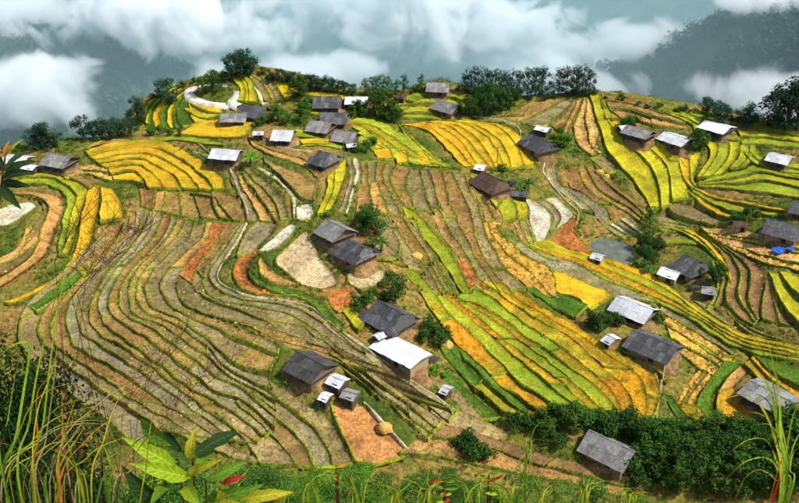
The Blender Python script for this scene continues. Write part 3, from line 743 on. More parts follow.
        Cp = MB(); Cp.tube([(-Lr+hx-.05, 0, zr+.06), (0, 0, zr+.03), (Lr-hx+.05, 0, zr+.06)], .13, 6); link('ridge_cap', Cp.mesh('ridge_cap', [RM[roof]]), roof_o)
    return root
H_ = house
H_('farmhouse', "379.5,338.5 421.5,359.5", 5.6, 'white', 'tan', 'farmhouse with a plain bright white sheet roof and tan plank walls', pitch=8, over=.5)
H_('farmhouse', "372,296 407,314", 7.4, 'dark', 'brown', 'large farmhouse with a sagging blue black hipped roof beside the round dark tree', hip=.45, pitch=32)
H_('farmhouse', "296,350 325,365", 6.6, 'black', 'brown', 'weathered farmhouse with a blackened roof standing alone among grey stubble', pitch=26)
H_('farmhouse', "326,218 346,228", 6.2, 'grey', 'brown', 'farmhouse with a light grey slatted roof touching the darker one below it', pitch=27)
H_('farmhouse', "343,236 368,248", 6.6, 'dark', 'orange', 'farmhouse with a dark hipped roof and ochre end wall beside leafy trees', hip=.3, pitch=30)
H_('farmhouse', "479,168 504,180", 6.6, 'brown', 'brown', 'farmhouse with a reddish brown thatch roof below the golden fan terraces', hip=.4, pitch=32)
H_('farmhouse', "529,131 551,142", 6.4, 'dark', 'orange', 'blue grey roofed farmhouse with a bright ochre wall beside the pale footpath', pitch=30, hip=.25)
H_('farmhouse', "627,124 653,131", 5.6, 'grey', 'dark', 'long low farmhouse with a dull grey roof on the tan slope', pitch=20)
H_('farmhouse', "664,131 690,139", 6.2, 'light', 'brown', 'farmhouse with a pale grey roof in front of a round green bush', pitch=16)
H_('farmhouse', "705,120 731,127", 6.6, 'white', 'dark', 'long farmhouse with a white roof at the top edge of the green terraces', pitch=14)
H_('farmhouse', "769,152 792,157", 5.6, 'light', 'dark', 'pale roofed farmhouse alone among the green terraces', pitch=16)
H_('farmhouse', "768,217 804,226", 6.6, 'dark', 'tan', 'long dark roofed farmhouse above the golden straw field', pitch=28)
H_('barn', "792,200 812,204", 5.0, 'dark', 'dark', 'dark barn roof at the foot of the long green terraces', 'barn', pitch=28)
H_('farmhouse', "680,250 705,262", 7.0, 'dark', 'tan', 'blue black hipped farmhouse among trees beside the golden arc', hip=.45, pitch=32)
H_('farmhouse', "617,295 654,309", 6.2, 'light', 'dark', 'farmhouse with a ribbed pale grey roof below the long golden band', pitch=24)
H_('barn', "633,329 678,347", 7.0, 'dark', 'tan', 'long barn with a bluish black roof and tan plank wall', 'barn', pitch=24)
H_('farmhouse', "589,428 635,450", 6.2, 'grey', 'light' if False else 'tan', 'old grey roofed farmhouse at the dark wooded gully edge', pitch=33)
H_('farmhouse', "750,380 794,403", 7.0, 'grey', 'dark', 'flat grey roofed farmhouse behind the arching grass tuft', pitch=14)
VG = 'houses of the hilltop village'
H_('village_house', "240,104 267,106", 6.4, 'dark', 'brown', 'village house with a navy blue dark roof beside the loop road', pitch=28, group=VG)
H_('village_house', "221,113 247,113", 6.0, 'grey', 'brown', 'village house with a low dull grey roof over the golden field', pitch=18, group=VG)
H_('village_house', "273,129 294,130", 6.6, 'light', 'dark', 'village house with a bright pale roof above the winding short path', pitch=20, group=VG)
H_('village_house', "212,148 240,150", 5.6, 'light', 'dark', 'pale roofed village house beside a bright green banana clump', pitch=20, group=VG)
H_('village_house', "313,95 341,95", 6.4, 'dark', 'dark', 'big dark roofed village house at the top of the village', pitch=30, group=VG)
H_('village_house', "345,97 368,97", 5.6, 'white', 'dark', 'village house with a clean white roof beside the tall green trees', pitch=14, group=VG)
H_('village_house', "321,111 348,112", 6.0, 'dark', 'dark', 'dark roofed village house in the middle of the village trees', pitch=28, group=VG)
H_('village_house', "310,119 332,122", 6.0, 'grey', 'brown', 'village house with a mid grey slatted roof', pitch=26, group=VG)
H_('village_house', "335,129 357,132", 5.6, 'grey', 'brown', 'grey roofed village house at the top of the yellow green slope', pitch=26, group=VG)
H_('village_house', "315,148 334,153", 6.4, 'dark', 'dark', 'black roofed village house lowest of the village above the stubble', pitch=30, hip=.3, group=VG)
H_('farmhouse', "427,81 450,82", 6.0, 'grey', 'brown', 'distant grey roofed house on the skyline of the green hill', pitch=26)
H_('farmhouse', "437,98 459,104", 5.6, 'grey', 'orange', 'grey roofed house half hidden by trees on the green hill', pitch=28)
H_('farmhouse', "47,152 71,156", 6.0, 'grey', 'dark', 'patchy grey roofed farmhouse below the trees by the golden knoll', pitch=26)
H_('hut', "4,155 28,157", 4.6, 'light', 'tan', 'low pale roofed hut behind the leafy twig', 'hut', pitch=16)
SG = 'small sheds'
def S_(r, w, roof, wall, label): H_('shed', r, w, roof, wall, label, 'shed', wall_h=1.5, pitch=20, over=.3, win=0, yd=1.2)
S_("330,375 345,381", 3.0, 'light', 'dark', 'small shed with a pale sheet roof beside the blackened farmhouse')
S_("343,390 357,394", 2.6, 'grey', 'dark', 'tiny patched shed at the corner of the orange field')
S_("321,393 330,396", 2.2, 'white', 'dark', 'tiny lean-to with a white sheet beside the blackened farmhouse')
S_("375,336 392,328", 1.6, 'light', 'brown', 'open lean-to with a pale roof behind the white roofed farmhouse')
S_("392,324 402,329", 3.0, 'grey', 'dark', 'low grey extension shed between dark and white roofs')
S_("442,386 450,389", 2.4, 'light', 'dark', 'tiny white roofed hut on the green bank below the white roof')
S_("511,190 528,191", 3.4, 'dark', 'dark', 'low dark shed below the brown thatch farmhouse')
S_("476,164 486,166", 3.0, 'white', 'brown', 'small white roofed shed behind the brown thatch farmhouse')
S_("537,125 550,128", 3.0, 'white', 'dark', 'small white roofed shed behind the blue grey farmhouse')
S_("619,126 628,125", 3.0, 'white', 'dark', 'white lean-to at the end of the long low farmhouse')
S_("661,267 680,273", 4.0, 'white', 'tan', 'small tan shed with a bright white roof beside the blue black farmhouse')
S_("702,287 716,289", 2.8, 'grey', 'dark', 'small grey roofed shed on bare orange earth below the trees')
S_("607,334 616,339", 3.4, 'light', 'orange', 'small pale roofed shed at the end of the long barn')
S_("733,221 748,222", 3.0, 'brown', 'tan', 'small tan shed beside a bush above the golden straw')
S_("397,94 406,95", 2.6, 'brown', 'brown', 'small brown hut on the crest beside the tall trees')
S_("346,144 356,143", 2.0, 'light', 'dark', 'tiny white canopy beside the black roofed village house')
S_("592,253 604,256", 2.6, 'beige' if False else 'light', 'tan', 'tiny open shelter on the bank of the pond')
S_("253,131 264,131", 2.4, 'light', 'dark', 'tiny white shed next to the bright pale village roof')
S_("24,164 36,166", 2.6, 'white', 'dark', 'tiny white roofed shed below the low pale hut')

# ---------------------------------------------------------------- trees and shrubs
def leaf_mat(name, ca, cb, cc, tr=.25):
    m, n, l, b = nmat(name); co = pos(n); g = n.new('ShaderNodeNewGeometry')
    r = ramp(n, [(0, ca), (.55, cb), (1, cc)]); l.new(g.outputs['Random Per Island'], r.inputs[0])
    c = vary(n, l, r.outputs[0], .25, .02)
    l.new(c, b.inputs['Base Color']); b.inputs['Roughness'].default_value = .7; b.inputs['Specular IOR Level'].default_value = .1
    t = n.new('ShaderNodeBsdfTranslucent'); l.new(c, t.inputs['Color']); mx = n.new('ShaderNodeMixShader'); mx.inputs[0].default_value = tr
    l.new(b.outputs[0], mx.inputs[1]); l.new(t.outputs[0], mx.inputs[2]); l.new(mx.outputs[0], n['Material Output'].inputs['Surface']); return m
LM = {'shade': leaf_mat('shade_tinted_foliage', (.006,.018,.004), (.012,.036,.006), (.03,.075,.010)), 'dark': leaf_mat('dark_foliage', (.016,.052,.008), (.034,.092,.012), (.08,.15,.02)),  # first entry: the thicket's shade is put into a darker leaf colour
      'mid': leaf_mat('mid_foliage', (.024,.072,.008), (.048,.125,.014), (.11,.20,.022)),
      'bright': leaf_mat('bright_foliage', (.04,.12,.008), (.09,.21,.012), (.19,.32,.02)),
      'blue': leaf_mat('bluish_foliage', (.014,.045,.024), (.030,.078,.036), (.07,.13,.055))}
_m, _n, _l, _b = nmat('bark'); _b.inputs['Base Color'].default_value = (.055,.04,.028, 1); _b.inputs['Roughness'].default_value = .9
_f = noise(_n, _l, pos(_n), 6, 4); _r = ramp(_n, [(.3, (.035,.026,.018)), (.7, (.09,.068,.05))]); _l.new(_f, _r.inputs[0]); _l.new(_r.outputs[0], _b.inputs['Base Color'])
BARK = _m
def leaves(rnd, centres, per, size, spread, flat=.6):
    """leaf-sized faces spread round branch-end centres"""
    n = len(centres)*per
    c = np.repeat(np.asarray(centres, float), per, 0); sp = np.repeat(np.asarray(spread, float), per) if hasattr(spread, '__len__') else spread*np.ones(n)
    d = rnd.normal(size=(n, 3)); d /= np.linalg.norm(d, axis=1, keepdims=True); rad = rnd.uniform(.25, 1, n)**.6
    c = c + d*(rad*sp)[:, None]*np.array([1, 1, flat])
    nrm = d*.7 + rnd.normal(size=(n, 3))*.6 + np.array([0, 0, .7]); nrm /= np.linalg.norm(nrm, axis=1, keepdims=True)
    a = np.cross(nrm, rnd.normal(size=(n, 3))); a /= np.linalg.norm(a, axis=1, keepdims=True); b = np.cross(nrm, a)
    s = size*rnd.uniform(.6, 1.3, n)[:, None]
    V = np.stack([c-a*s, c-b*s*.45-nrm*s*.1, c+a*s, c+b*s*.45-nrm*s*.1], 1).reshape(-1, 3)
    return V, np.arange(4*n).reshape(n, 4)
def tree_protos(kind, seed, mat):
    """unit tree about 1 m tall: (crown mesh, trunk mesh)"""
    rnd = np.random.default_rng(seed); T = MB(); cs, sp = [], []
    if kind == 'round':
        T.tube([(0, 0, -.06), (.01, 0, .18), (.0, .01, .42)], [.028, .022, .016])
        for k in range(19):
            a = k*2.4+rnd.uniform(-.4, .4); h = rnd.uniform(.18, .88); rr = .33*math.sin(min(1, (h-.02)/.95)*math.pi)**.55*rnd.uniform(.35, 1.15)
            e = (rr*math.cos(a), rr*math.sin(a), h); cs.append(e); sp.append(rnd.uniform(.10, .19))
            T.tube([(0, 0, .12+.2*h), (e[0]*.5, e[1]*.5, h*.75), e], [.012, .008, .003], 4)
        V, F = leaves(rnd, cs, 95, .032, sp, .8)
    elif kind == 'tall':
        T.tube([(0, 0, -.05), (.015, .01, .35), (-.01, 0, .7), (.0, 0, .92)], [.02, .015, .010, .004])
        for k in range(19):
            h = .12+.80*k/18; a = k*2.4+rnd.uniform(-.5, .5); rr = .26*(1.2-h)**.5*rnd.uniform(.2, 1.25)
            e = (rr*math.cos(a), rr*math.sin(a), h+rnd.uniform(-.04, .08)); cs.append(e); sp.append(rnd.uniform(.07, .16))
            T.tube([(0, 0, h*.8), (e[0]*.6, e[1]*.6, h*.95), e], [.009, .006, .002], 4)
        V, F = leaves(rnd, cs, 80, .028, sp, .9)
    elif kind == 'bush':
        for k in range(9):
            a = rnd.uniform(0, 6.28); rr = rnd.uniform(.05, .42); e = (rr*math.cos(a), rr*math.sin(a), rnd.uniform(.25, .78)*(1.1-rr)); cs.append(e); sp.append(rnd.uniform(.18, .3))
            T.tube([(0, 0, -.08), (e[0]*.4, e[1]*.4, e[2]*.5), e], [.02, .013, .004], 4)
        V, F = leaves(rnd, cs, 110, .055, sp, .8)
    else:                                                 # 'banana': arching fronds from a short stem
        T.tube([(0, 0, -.06), (.01, 0, .25), (0, 0, .5)], [.045, .035, .02])
        Vs, Fs = [], []
        for k in range(13):
            a = k*2.4; up = rnd.uniform(.5, 1.1); ln = rnd.uniform(.45, .62); w = rnd.uniform(.05, .085); n0 = len(Vs)
            for i in range(7):
                t = i/6; x = ln*t*.85; z = .45+up*.5*t-(.62*t*t)*ln*1.3; ww = w*math.sin(math.pi*min(.97, .12+.88*t))
                for s_ in (-1, 0, 1): Vs.append((x*math.cos(a)-s_*ww*math.sin(a), x*math.sin(a)+s_*ww*math.cos(a), z-abs(s_)*ww*.5+rnd.uniform(-.01, .01)))
            for i in range(6):
                for j in range(2): Fs.append((n0+i*3+j, n0+(i+1)*3+j, n0+(i+1)*3+j+1, n0+i*3+j+1))
        V, F = np.array(Vs), Fs
    return mesh('crown', V, F, [LM[mat]]), T.mesh('trunk', [BARK])
PROTO = {}
def proto(kind, mat, v):
    k = (kind, mat, v)
    if k not in PROTO: PROTO[k] = tree_protos(kind, hash((len(kind), len(mat)*3, v)) % 9999+v*7, mat)
    return PROTO[k]
def tree(px, py, hgt, kind, mat, label, group, name='tree', cat='tree', v=None, wide=1.0, xyz=None):
    """px, py: where the foot of the trunk meets the land"""
    v = random.randrange(4) if v is None else v
    if xyz is None:
        p = hit([(px, py)])[0]; xyz = (p[0], p[1], float(ground(p[0], p[1])))
    cm, tm = proto(kind, mat, v)
    o = link(name, None, loc=xyz); o.rotation_euler = (0, 0, random.uniform(0, 6.28)); s = hgt*random.uniform(.92, 1.08)
    o.scale = (s*wide, s*wide, s); o.empty_display_size = .2
    tag(o, label, cat, group); link('trunk', tm, o); link('crown', cm, o); return o
ORD = 'first second third fourth fifth sixth seventh eighth ninth tenth eleventh twelfth'.split()
def trees(spec, kind, mat, label, group, **k):
    for i, t in enumerate(spec.split()):
        a = t.split(','); tree(float(a[0]), float(a[1]), float(a[2]), kind, mat, label.replace('#', ORD[i % 12]), group, **k)
trees("36,150,7 44,148,8.5 52,149,7.5", 'round', 'blue', 'dark bluish tree in the clump above the patchy roofed farmhouse', 'trees by the patchy roof')
trees("84,140,8.5 94,139,6 102,139,7 110,140,6.5 118,139,7 126,138,7 132,136,6", 'round', 'blue', 'dark tree in the row behind the golden knoll, # from the patchy roof', 'trees behind the golden knoll')
trees("138,124,8 142,122,7", 'tall', 'blue', 'feathery dark tree at the foot of the striped hill', 'trees at the foot of the striped hill')
trees("166,104,9", 'round', 'blue', 'lone round dark tree on the shoulder of the striped hill', None, wide=1.2)
trees("203,96,6 214,92,7", 'round', 'mid', 'small tree on the grassy knoll inside the loop road', 'trees inside the loop road')
trees("231,80,8 238,78,9.5 245,76,10 250,77,8", 'round', 'blue', 'dark tree in the clump at the top of the dome hill', 'trees on the dome hill')
trees("272,82,4.5 279,82,5 286,84,5 293,86,5", 'round', 'blue', 'small dark skyline tree, # counted from the dome hill', 'trees along the skyline right of the dome')
trees("300,101,8.5", 'round', 'dark', 'dark round tree on the yellow slope below the dome', None)
trees("309,92,6 316,92,6.5 323,92,6 330,93,6 337,94,5 344,95,5 352,96,4.5", 'round', 'blue', 'bluish skyline tree behind the village, # from the dome hill', 'trees on the skyline behind the village')
trees("366,98,6 373,97,7 380,97,7 388,98,6.5 396,97,5.5 404,92,6 421,90,5", 'tall', 'mid', 'green tree along the crest, # counted from the white village roof', 'trees along the crest right of the village')
trees("376,116,9 384,118,9 391,121,7 397,122,5.5", 'round', 'mid', 'leafy tree in the dense clump beside the white roofed village house', 'clump beside the white village roof')
trees("464,94,6.5 471,95,8 478,95,8.5 487,96,8 495,97,8.5 503,98,8 511,98,8.5 519,98,9 527,97,9 535,96,9.5 542,95,9", 'tall', 'blue', 'tall dark crest tree behind the golden fan, # counted from the skyline house', 'tree row behind the golden fan')
trees("558,95,8 566,95,8.5 575,95,9 582,95,8.5 589,95,7.5", 'tall', 'blue', 'tall dark tree on top of the tan dome, # from the long crest row', 'tree row on the tan dome')
trees("462,118,6 470,117,7.5 478,117,8 486,116,8 494,114,8 502,112,8 510,108,8 492,105,8 480,104,7", 'round', 'dark', 'dark leafy tree in the hollow between green hill and tan dome', 'trees in the hollow')
trees("716,125,8 722,127,7 706,114,6", 'round', 'blue', 'dark tree behind the long white roof', 'trees behind the long white roof')
trees("744,126,8 750,127,7", 'round', 'blue', 'dark tree on the crest between white roof and big tree', 'trees between white roof and big tree')
trees("774,130,13 786,130,15 797,130,16", 'round', 'blue', 'very large dark crest tree above the green terraces, # from the white roof', 'large trees at the crest', wide=1.1)
trees("628,128,5 634,126,4.5", 'bush', 'mid', 'bright bush behind the long low farmhouse', 'bushes behind the long low farmhouse', name='bush', cat='bush')
trees("695,152,7 701,150,6", 'round', 'mid', 'round green tree beside the pale grey roofed farmhouse', 'trees beside the pale grey roof')
trees("558,146,4.5 565,148,4.5 560,139,4", 'bush', 'bright', 'bright green bush beside the blue grey farmhouse', 'bushes beside the blue grey farmhouse', name='bush', cat='bush')
trees("251,166,6", 'banana', 'bright', 'bright green banana clump beside the pale roofed village house', None, name='banana_plant', cat='plant')
trees("521,196,5 528,192,5.5 524,202,4", 'banana', 'mid', 'banana plant beside the brown thatch farmhouse', 'bananas beside the brown thatch', name='banana_plant', cat='plant')
trees("505,172,2.5 500,170,2.5", 'bush', 'bright', 'small round bush on the edge of the golden fan', 'bushes on the golden fan', name='bush', cat='bush')
trees("362,232,6 369,228,7 376,234,6.5 366,222,5.5", 'round', 'mid', 'leafy tree behind the pair of roofs', 'trees behind the pair of roofs')
trees("373,250,5 381,252,5.5", 'banana', 'mid', 'banana plant beside the ochre end wall', 'bananas beside the ochre wall', name='banana_plant', cat='plant')
trees("395,302,8.5", 'round', 'dark', 'round almost black tree above the blue black hipped roof', None, wide=1.25)
trees("330,217,3.5", 'banana', 'bright', 'bright banana plant above the light grey slatted roof', None, name='banana_plant', cat='plant')
trees("424,342,4 432,338,4.5 440,344,4 428,330,4 446,336,3.5", 'bush', 'dark', 'dark bush on the green bank behind the white roof', 'bushes behind the white roof', name='bush', cat='bush')
trees("364,308,4 358,312,3 370,302,3.5", 'bush', 'mid', 'bush at the upper side of the large hipped farmhouse', 'bushes at the hipped farmhouse', name='bush', cat='bush')
trees("436,374,3 446,378,2.5 430,378,2.2", 'banana', 'bright', 'low garden plant below the white roofed farmhouse', 'garden plants below the white roof', name='garden_plant', cat='plant')
trees("648,236,8.5", 'tall', 'bright', 'slender pale green tree rising beside the pond', None)
trees("640,250,5 648,252,6 655,254,5 644,262,5 652,266,4.5 660,250,4.5", 'round', 'dark', 'dark tree in the thicket beside the pond', 'thicket beside the pond')
trees("638,268,4 648,274,4", 'banana', 'mid', 'banana plant below the pond thicket', 'bananas below the pond thicket', name='banana_plant', cat='plant')
trees("712,284,6 718,282,5 700,278,3", 'round', 'dark', 'dark tree at the right end of the blue black farmhouse', 'trees at the blue black farmhouse')
trees("736,222,4 745,220,4.5 752,218,4", 'bush', 'mid', 'bush above the golden straw field', 'bushes above the straw field', name='bush', cat='bush')
trees("590,326,4.5 598,330,5 606,328,4 616,326,4", 'bush', 'dark', 'dark bush below the ribbed pale grey roof', 'bushes below the ribbed roof', name='bush', cat='bush')
trees("650,318,3.5 658,322,3", 'bush', 'mid', 'green bush at the end of the ribbed pale roof', 'bushes at the ribbed roof end', name='bush', cat='bush')
trees("278,121,5 284,124,4.5 262,126,4.5 268,122,4 306,112,5 302,122,5 308,108,5", 'bush', 'mid', 'green bush between the village roofs', 'bushes between the village roofs', name='bush', cat='bush')
trees("352,116,4 358,112,4.5 364,118,4 366,152,4.5 372,146,3.5 340,142,3.5 350,146,3 356,152,3.5", 'bush', 'mid', 'green bush at the lower edge of the village', 'bushes at the lower edge of the village', name='bush', cat='bush')
trees("160,134,3 170,137,3 180,136,3 150,136,4", 'bush', 'mid', 'low bush at the base of the striped hill', 'bushes at the base of the striped hill', name='bush', cat='bush')
# fringe of scrubby bushes along the crest
_rl = pts(' '.join(','.join(t.split(',')[:2]) for t in RIDGE.split()[2:-2]))
for _i in range(60):
    _x = 6+_i*13.4+random.uniform(-4, 4); _y = np.interp(_x, [q[0] for q in _rl], [q[1] for q in _rl])
    if 185 < _x < 262 and _i % 2: continue
    tree(_x, _y+random.uniform(1.5, 6), random.uniform(1.6, 3.2), 'bush', 'mid' if _i % 3 else 'blue', ('low %s bush on the crest ' % ('green' if _i % 3 else 'bluish'))+('above the patchy roofed farmhouse' if _x < 90 else 'behind the golden knoll' if _x < 140 else 'beside the loop road hill' if _x < 262 else 'right of the dome hill' if _x < 310 else 'behind the village roofs' if _x < 400 else 'on the green skyline hill' if _x < 470 else 'behind the tan dome' if _x < 600 else 'above the long low farmhouse' if _x < 690 else 'above the right hand green terraces'), 'scrub bushes along the crest', name='bush', cat='bush', wide=1.2)
# the wooded gully at the bottom
WG = 'trees of the wooded gully'
trees("540,424,4.5 552,420,5 562,424,5.5 574,420,5 586,424,5.5 598,428,5 556,432,5 570,434,5", 'bush', 'mid', 'leafy shrub on the gully edge below the golden strips', 'shrubs below the golden strips', name='bush', cat='bush')
trees("512,424,3.5 524,428,4 604,432,5 616,434,5.5 628,438,6 638,436,6 612,424,4.5 626,428,5 646,456,6.5 640,468,6 654,482,6 632,486,5 560,446,3 548,440,3.5 536,434,3.5", 'bush', 'dark', 'dark thicket bush around the old grey roofed gully farmhouse', 'thicket around the gully farmhouse', name='bush', cat='bush', wide=1.2)
trees("640,448,7 664,452,8 704,444,8.5 732,446,8 776,444,8.5 806,434,9 686,468,8.5 722,470,9 778,468,9.5 690,488,9 760,492,9.5 804,486,10", 'round', 'dark', 'dark round crowned tree in the wooded gully', WG)
trees("652,450,8 676,446,8 718,442,8 746,450,8 792,440,9 650,466,8 704,466,9 740,474,9 796,464,10 712,492,9 784,490,10 812,460,9", 'round', 'mid', 'lighter green round tree in the wooded gully', WG)
trees("690,448,8.5 760,446,8 668,472,8.5 758,470,9 736,494,9 676,494,8", 'tall', 'mid', 'slender lighter green tree in the wooded gully', WG)
trees("652,440,5 690,440,5 726,438,5 660,460,5 700,456,5", 'banana', 'mid', 'banana plant along the upper edge of the wooded gully', 'bananas of the wooded gully', name='banana_plant', cat='plant')
trees("466,452,5 474,458,5.5 482,462,5 470,444,4", 'bush', 'dark', 'dark bush beside the bare gully terraces', 'bushes beside the gully terraces', name='bush', cat='bush')

# ---------------------------------------------------------------- the valley and the forested mountains behind
def mountain(x, y):
    r = np.hypot(x, y); az = np.degrees(np.arctan2(x, y))
    n1 = vnoise(x, y, 260, 1)*.6 + vnoise(x, y, 120, 2)*.3 + vnoise(x, y, 55, 3)*.15
    z = -235 + 20*n1
    far = -235 + np.maximum(0, r-820)*.62 + 90*n1; z = np.maximum(z, far)
    # spur on the right: its crest climbs to the right
    cr = np.interp(az, [-6, 4, 10, 16, 21, 26, 40, 60], [-235, -165, -115, -78, -36, -15, 15, 40]); rc = 640 + 60*np.sin(az/9)
    spur = cr + 16*n1 - .62*(np.sqrt((r-rc)**2+25**2)-25) ; z = np.maximum(z, spur)
    # slopes on the left
    cl = np.interp(az, [-60, -26, -18, -9, -2, 6], [10, -22, -60, -118, -165, -230]); rl = 760 + 70*np.sin(az/7)
    z = np.maximum(z, cl + 30*n1 - .6*(np.sqrt((r-rl)**2+30**2)-30))
    # low hill seen through the gap
    z = np.maximum(z, -130 + 14*n1 - .55*(np.sqrt((x-150)**2+((y-900)*.8)**2)*.5))
    near = np.clip((r-420)/60, 0, 1); return np.where(r < 480, -150*(1-near)+z*near if False else np.minimum(z, -90-1.9*(r-430)), z)
az2 = np.radians(np.arange(-70, 70.5, .7)); rs2 = np.r_[np.arange(430, 1200, 9.0), np.arange(1200, 3600, 60)]
A2, R2 = np.meshgrid(az2, rs2, indexing='ij'); X2, Y2 = np.sin(A2)*R2, np.cos(A2)*R2
Z2 = mountain(X2, Y2)
i2 = np.arange(X2.size).reshape(X2.shape)
Q2 = np.stack([i2[:-1, :-1], i2[:-1, 1:], i2[1:, 1:], i2[1:, :-1]], -1).reshape(-1, 4)[:, ::-1]
def forest_floor():
    m, n, l, b = nmat('forest_floor'); f = noise(n, l, pos(n), .03, 6, .7)
    r = ramp(n, [(.3, (.012,.028,.012)), (.55, (.025,.05,.016)), (.75, (.06,.085,.025))]); l.new(f, r.inputs[0]); l.new(r.outputs[0], b.inputs['Base Color'])
    b.inputs['Roughness'].default_value = 1; return m
mtn = tag(link('mountains', mesh('mountains', np.stack([X2, Y2, Z2], -1).reshape(-1, 3), Q2, [forest_floor()], True)), 'steep forested mountainsides across the misty valley', None, None, 'structure')
def forest():
    rnd = np.random.default_rng(5); n = 11000
    az = np.radians(rnd.uniform(-36, 36, n)); r = rnd.uniform(480, 1100, n); x, y = np.sin(az)*r, np.cos(az)*r
    keep = vnoise(x, y, 45, 6) + .5*vnoise(x, y, 18, 7) > -.75; x, y = x[keep], y[keep]; z = mountain(x, y); n = len(x)
    sz = rnd.uniform(3.0, 6.5, n); per = 60
    d = rnd.normal(size=(n, per, 3)); d /= np.linalg.norm(d, axis=2, keepdims=True)
    c = np.stack([x, y, z+sz*.9], 1)[:, None] + d*sz[:, None, None]*np.array([.75, .75, .95])*rnd.uniform(.45, 1, (n, per, 1))
    nr = d + rnd.normal(size=d.shape)*.4; nr /= np.linalg.norm(nr, axis=2, keepdims=True)
    a = np.cross(nr, rnd.normal(size=d.shape)); a /= np.linalg.norm(a, axis=2, keepdims=True); b = np.cross(nr, a)
    s = (sz*.21)[:, None, None]*rnd.uniform(.6, 1.3, (n, per, 1))
    V = np.stack([c-a*s, c-b*s*.7, c+a*s, c+b*s*.7], 2).reshape(-1, 3)
    m = bpy.data.meshes.new('forest'); nf = n*per
    m.vertices.add(len(V)); m.vertices.foreach_set('co', V.ravel()); m.loops.add(nf*4); m.polygons.add(nf)
    m.loops.foreach_set('vertex_index', np.arange(nf*4, dtype=np.int32)); m.polygons.foreach_set('loop_start', np.arange(0, nf*4, 4, dtype=np.int32))
    m.update(calc_edges=True); m.materials.append(LM['far']); return m
LM['far'] = leaf_mat('far_forest_foliage', (.020,.050,.028), (.030,.068,.034), (.048,.09,.04), .15)
tag(link('forest', forest()), 'dense mixed forest covering the misty mountainsides', None, None, 'stuff')

# ---------------------------------------------------------------- drifting cloud and the hazy air
def cloud_mat(name, dens, scale, cut=.46, soft=.18, seed=0.):
    m = bpy.data.materials.new(name); m.use_nodes = True; n, l = m.node_tree.nodes, m.node_tree.links
    n.remove(n['Principled BSDF']); v = n.new('ShaderNodeVolumePrincipled'); l.new(v.outputs[0], n['Material Output'].inputs['Volume'])
    v.inputs['Color'].default_value = (1, 1, 1, 1); v.inputs['Anisotropy'].default_value = .1
    tc = n.new('ShaderNodeTexCoord'); ln = n.new('ShaderNodeVectorMath'); ln.operation = 'LENGTH'; l.new(tc.outputs['Object'], ln.inputs[0])
    fall = n.new('ShaderNodeMapRange'); fall.inputs[1].default_value = 1.0; fall.inputs[2].default_value = .15; fall.inputs[3].default_value = -.30; fall.inputs[4].default_value = .22
    l.new(ln.outputs['Value'], fall.inputs[0])
    mp = n.new('ShaderNodeMapping'); mp.inputs['Location'].default_value = (seed*3.1, seed, seed*1.7); l.new(pos(n), mp.inputs[0])
    f = noise(n, l, mp.outputs[0], scale, 7, .62, .5)
    ad = n.new('ShaderNodeMath'); ad.operation = 'ADD'; l.new(f, ad.inputs[0]); l.new(fall.outputs[0], ad.inputs[1])
    mr = n.new('ShaderNodeMapRange'); mr.inputs[1].default_value = cut; mr.inputs[2].default_value = cut+soft; mr.inputs[3].default_value = 0; mr.inputs[4].default_value = dens
    l.new(ad.outputs[0], mr.inputs[0]); l.new(mr.outputs[0], v.inputs['Density']); m.cycles.volume_step_rate = .25; return m
def ico(sub=3):
    import bmesh
    bm = bmesh.new(); bmesh.ops.create_icosphere(bm, subdivisions=sub, radius=1); m = bpy.data.meshes.new('cloud'); bm.to_mesh(m); bm.free(); return m
def cloud(px, py, dist, sx, sy, sz, dens, label, k, cut=.50, soft=.13, scale=.024):
    d = ray(px, py); o = link('cloud', ico(), loc=(d[0]*dist, d[1]*dist, CAM_H+d[2]*dist)); o.scale = (sx, sy, sz)
    o.data.materials.append(cloud_mat('cloud_vapour', dens, scale, cut, soft, k*11.3)); tag(o, label, 'cloud', 'clouds in the valley'); return o
cloud(150, 16, 700, 150, 70, 50, .22, 'thick white cloud over the left mountainside', 1)
cloud(505, 22, 830, 110, 60, 42, .16, 'white cloud above the low hill in the gap', 12)
cloud(330, 70, 760, 90, 50, 30, .10, 'broken cloud above the village skyline', 13)
cloud(20, 92, 640, 105, 60, 48, .10, 'torn mist bank low on the left forest', 2)
cloud(395, 12, 820, 185, 80, 76, .22, 'bright cloud filling the middle of the valley', 3)
cloud(520, 64, 850, 160, 80, 50, .16, 'cloud lying against the low hill in the gap', 4)
cloud(640, 42, 720, 150, 40, 36, .08, 'thin mist streaming over the right spur', 5)
cloud(765, 92, 560, 100, 45, 32, .05, 'pocket of mist below the right spur', 6)
cloud(280, 82, 640, 150, 60, 34, .05, 'thin mist behind the dome hill', 7)
cloud(775, 0, 690, 80, 50, 26, .14, 'cloud capping the right spur', 8)
cloud(245, 34, 780, 90, 60, 30, .12, 'ragged cloud edge above the dome hill', 9)
cloud(15, 12, 760, 80, 50, 32, .14, 'white cloud at the top of the left mountainside', 10)
cloud(600, 90, 600, 80, 30, 28, .06, 'wisp of mist behind the tan dome trees', 11)
def thin_air(name, color, dens):
    m = bpy.data.materials.new(name); m.use_nodes = True; n, l = m.node_tree.nodes, m.node_tree.links
    n.remove(n['Principled BSDF']); v = n.new('ShaderNodeVolumePrincipled'); l.new(v.outputs[0], n['Material Output'].inputs['Volume'])
    v.inputs['Color'].default_value = (*color, 1); v.inputs['Density'].default_value = dens; return m
vm = link('haze', ico(4), loc=(0, 780, -180)); vm.scale = (1500, 430, 225); vm.data.materials.append(thin_air('valley_mist_air', (.62, .88, .92), .0018))
tag(vm, 'thin bluish mist lying in the valley in front of the mountains', None, None, 'stuff')

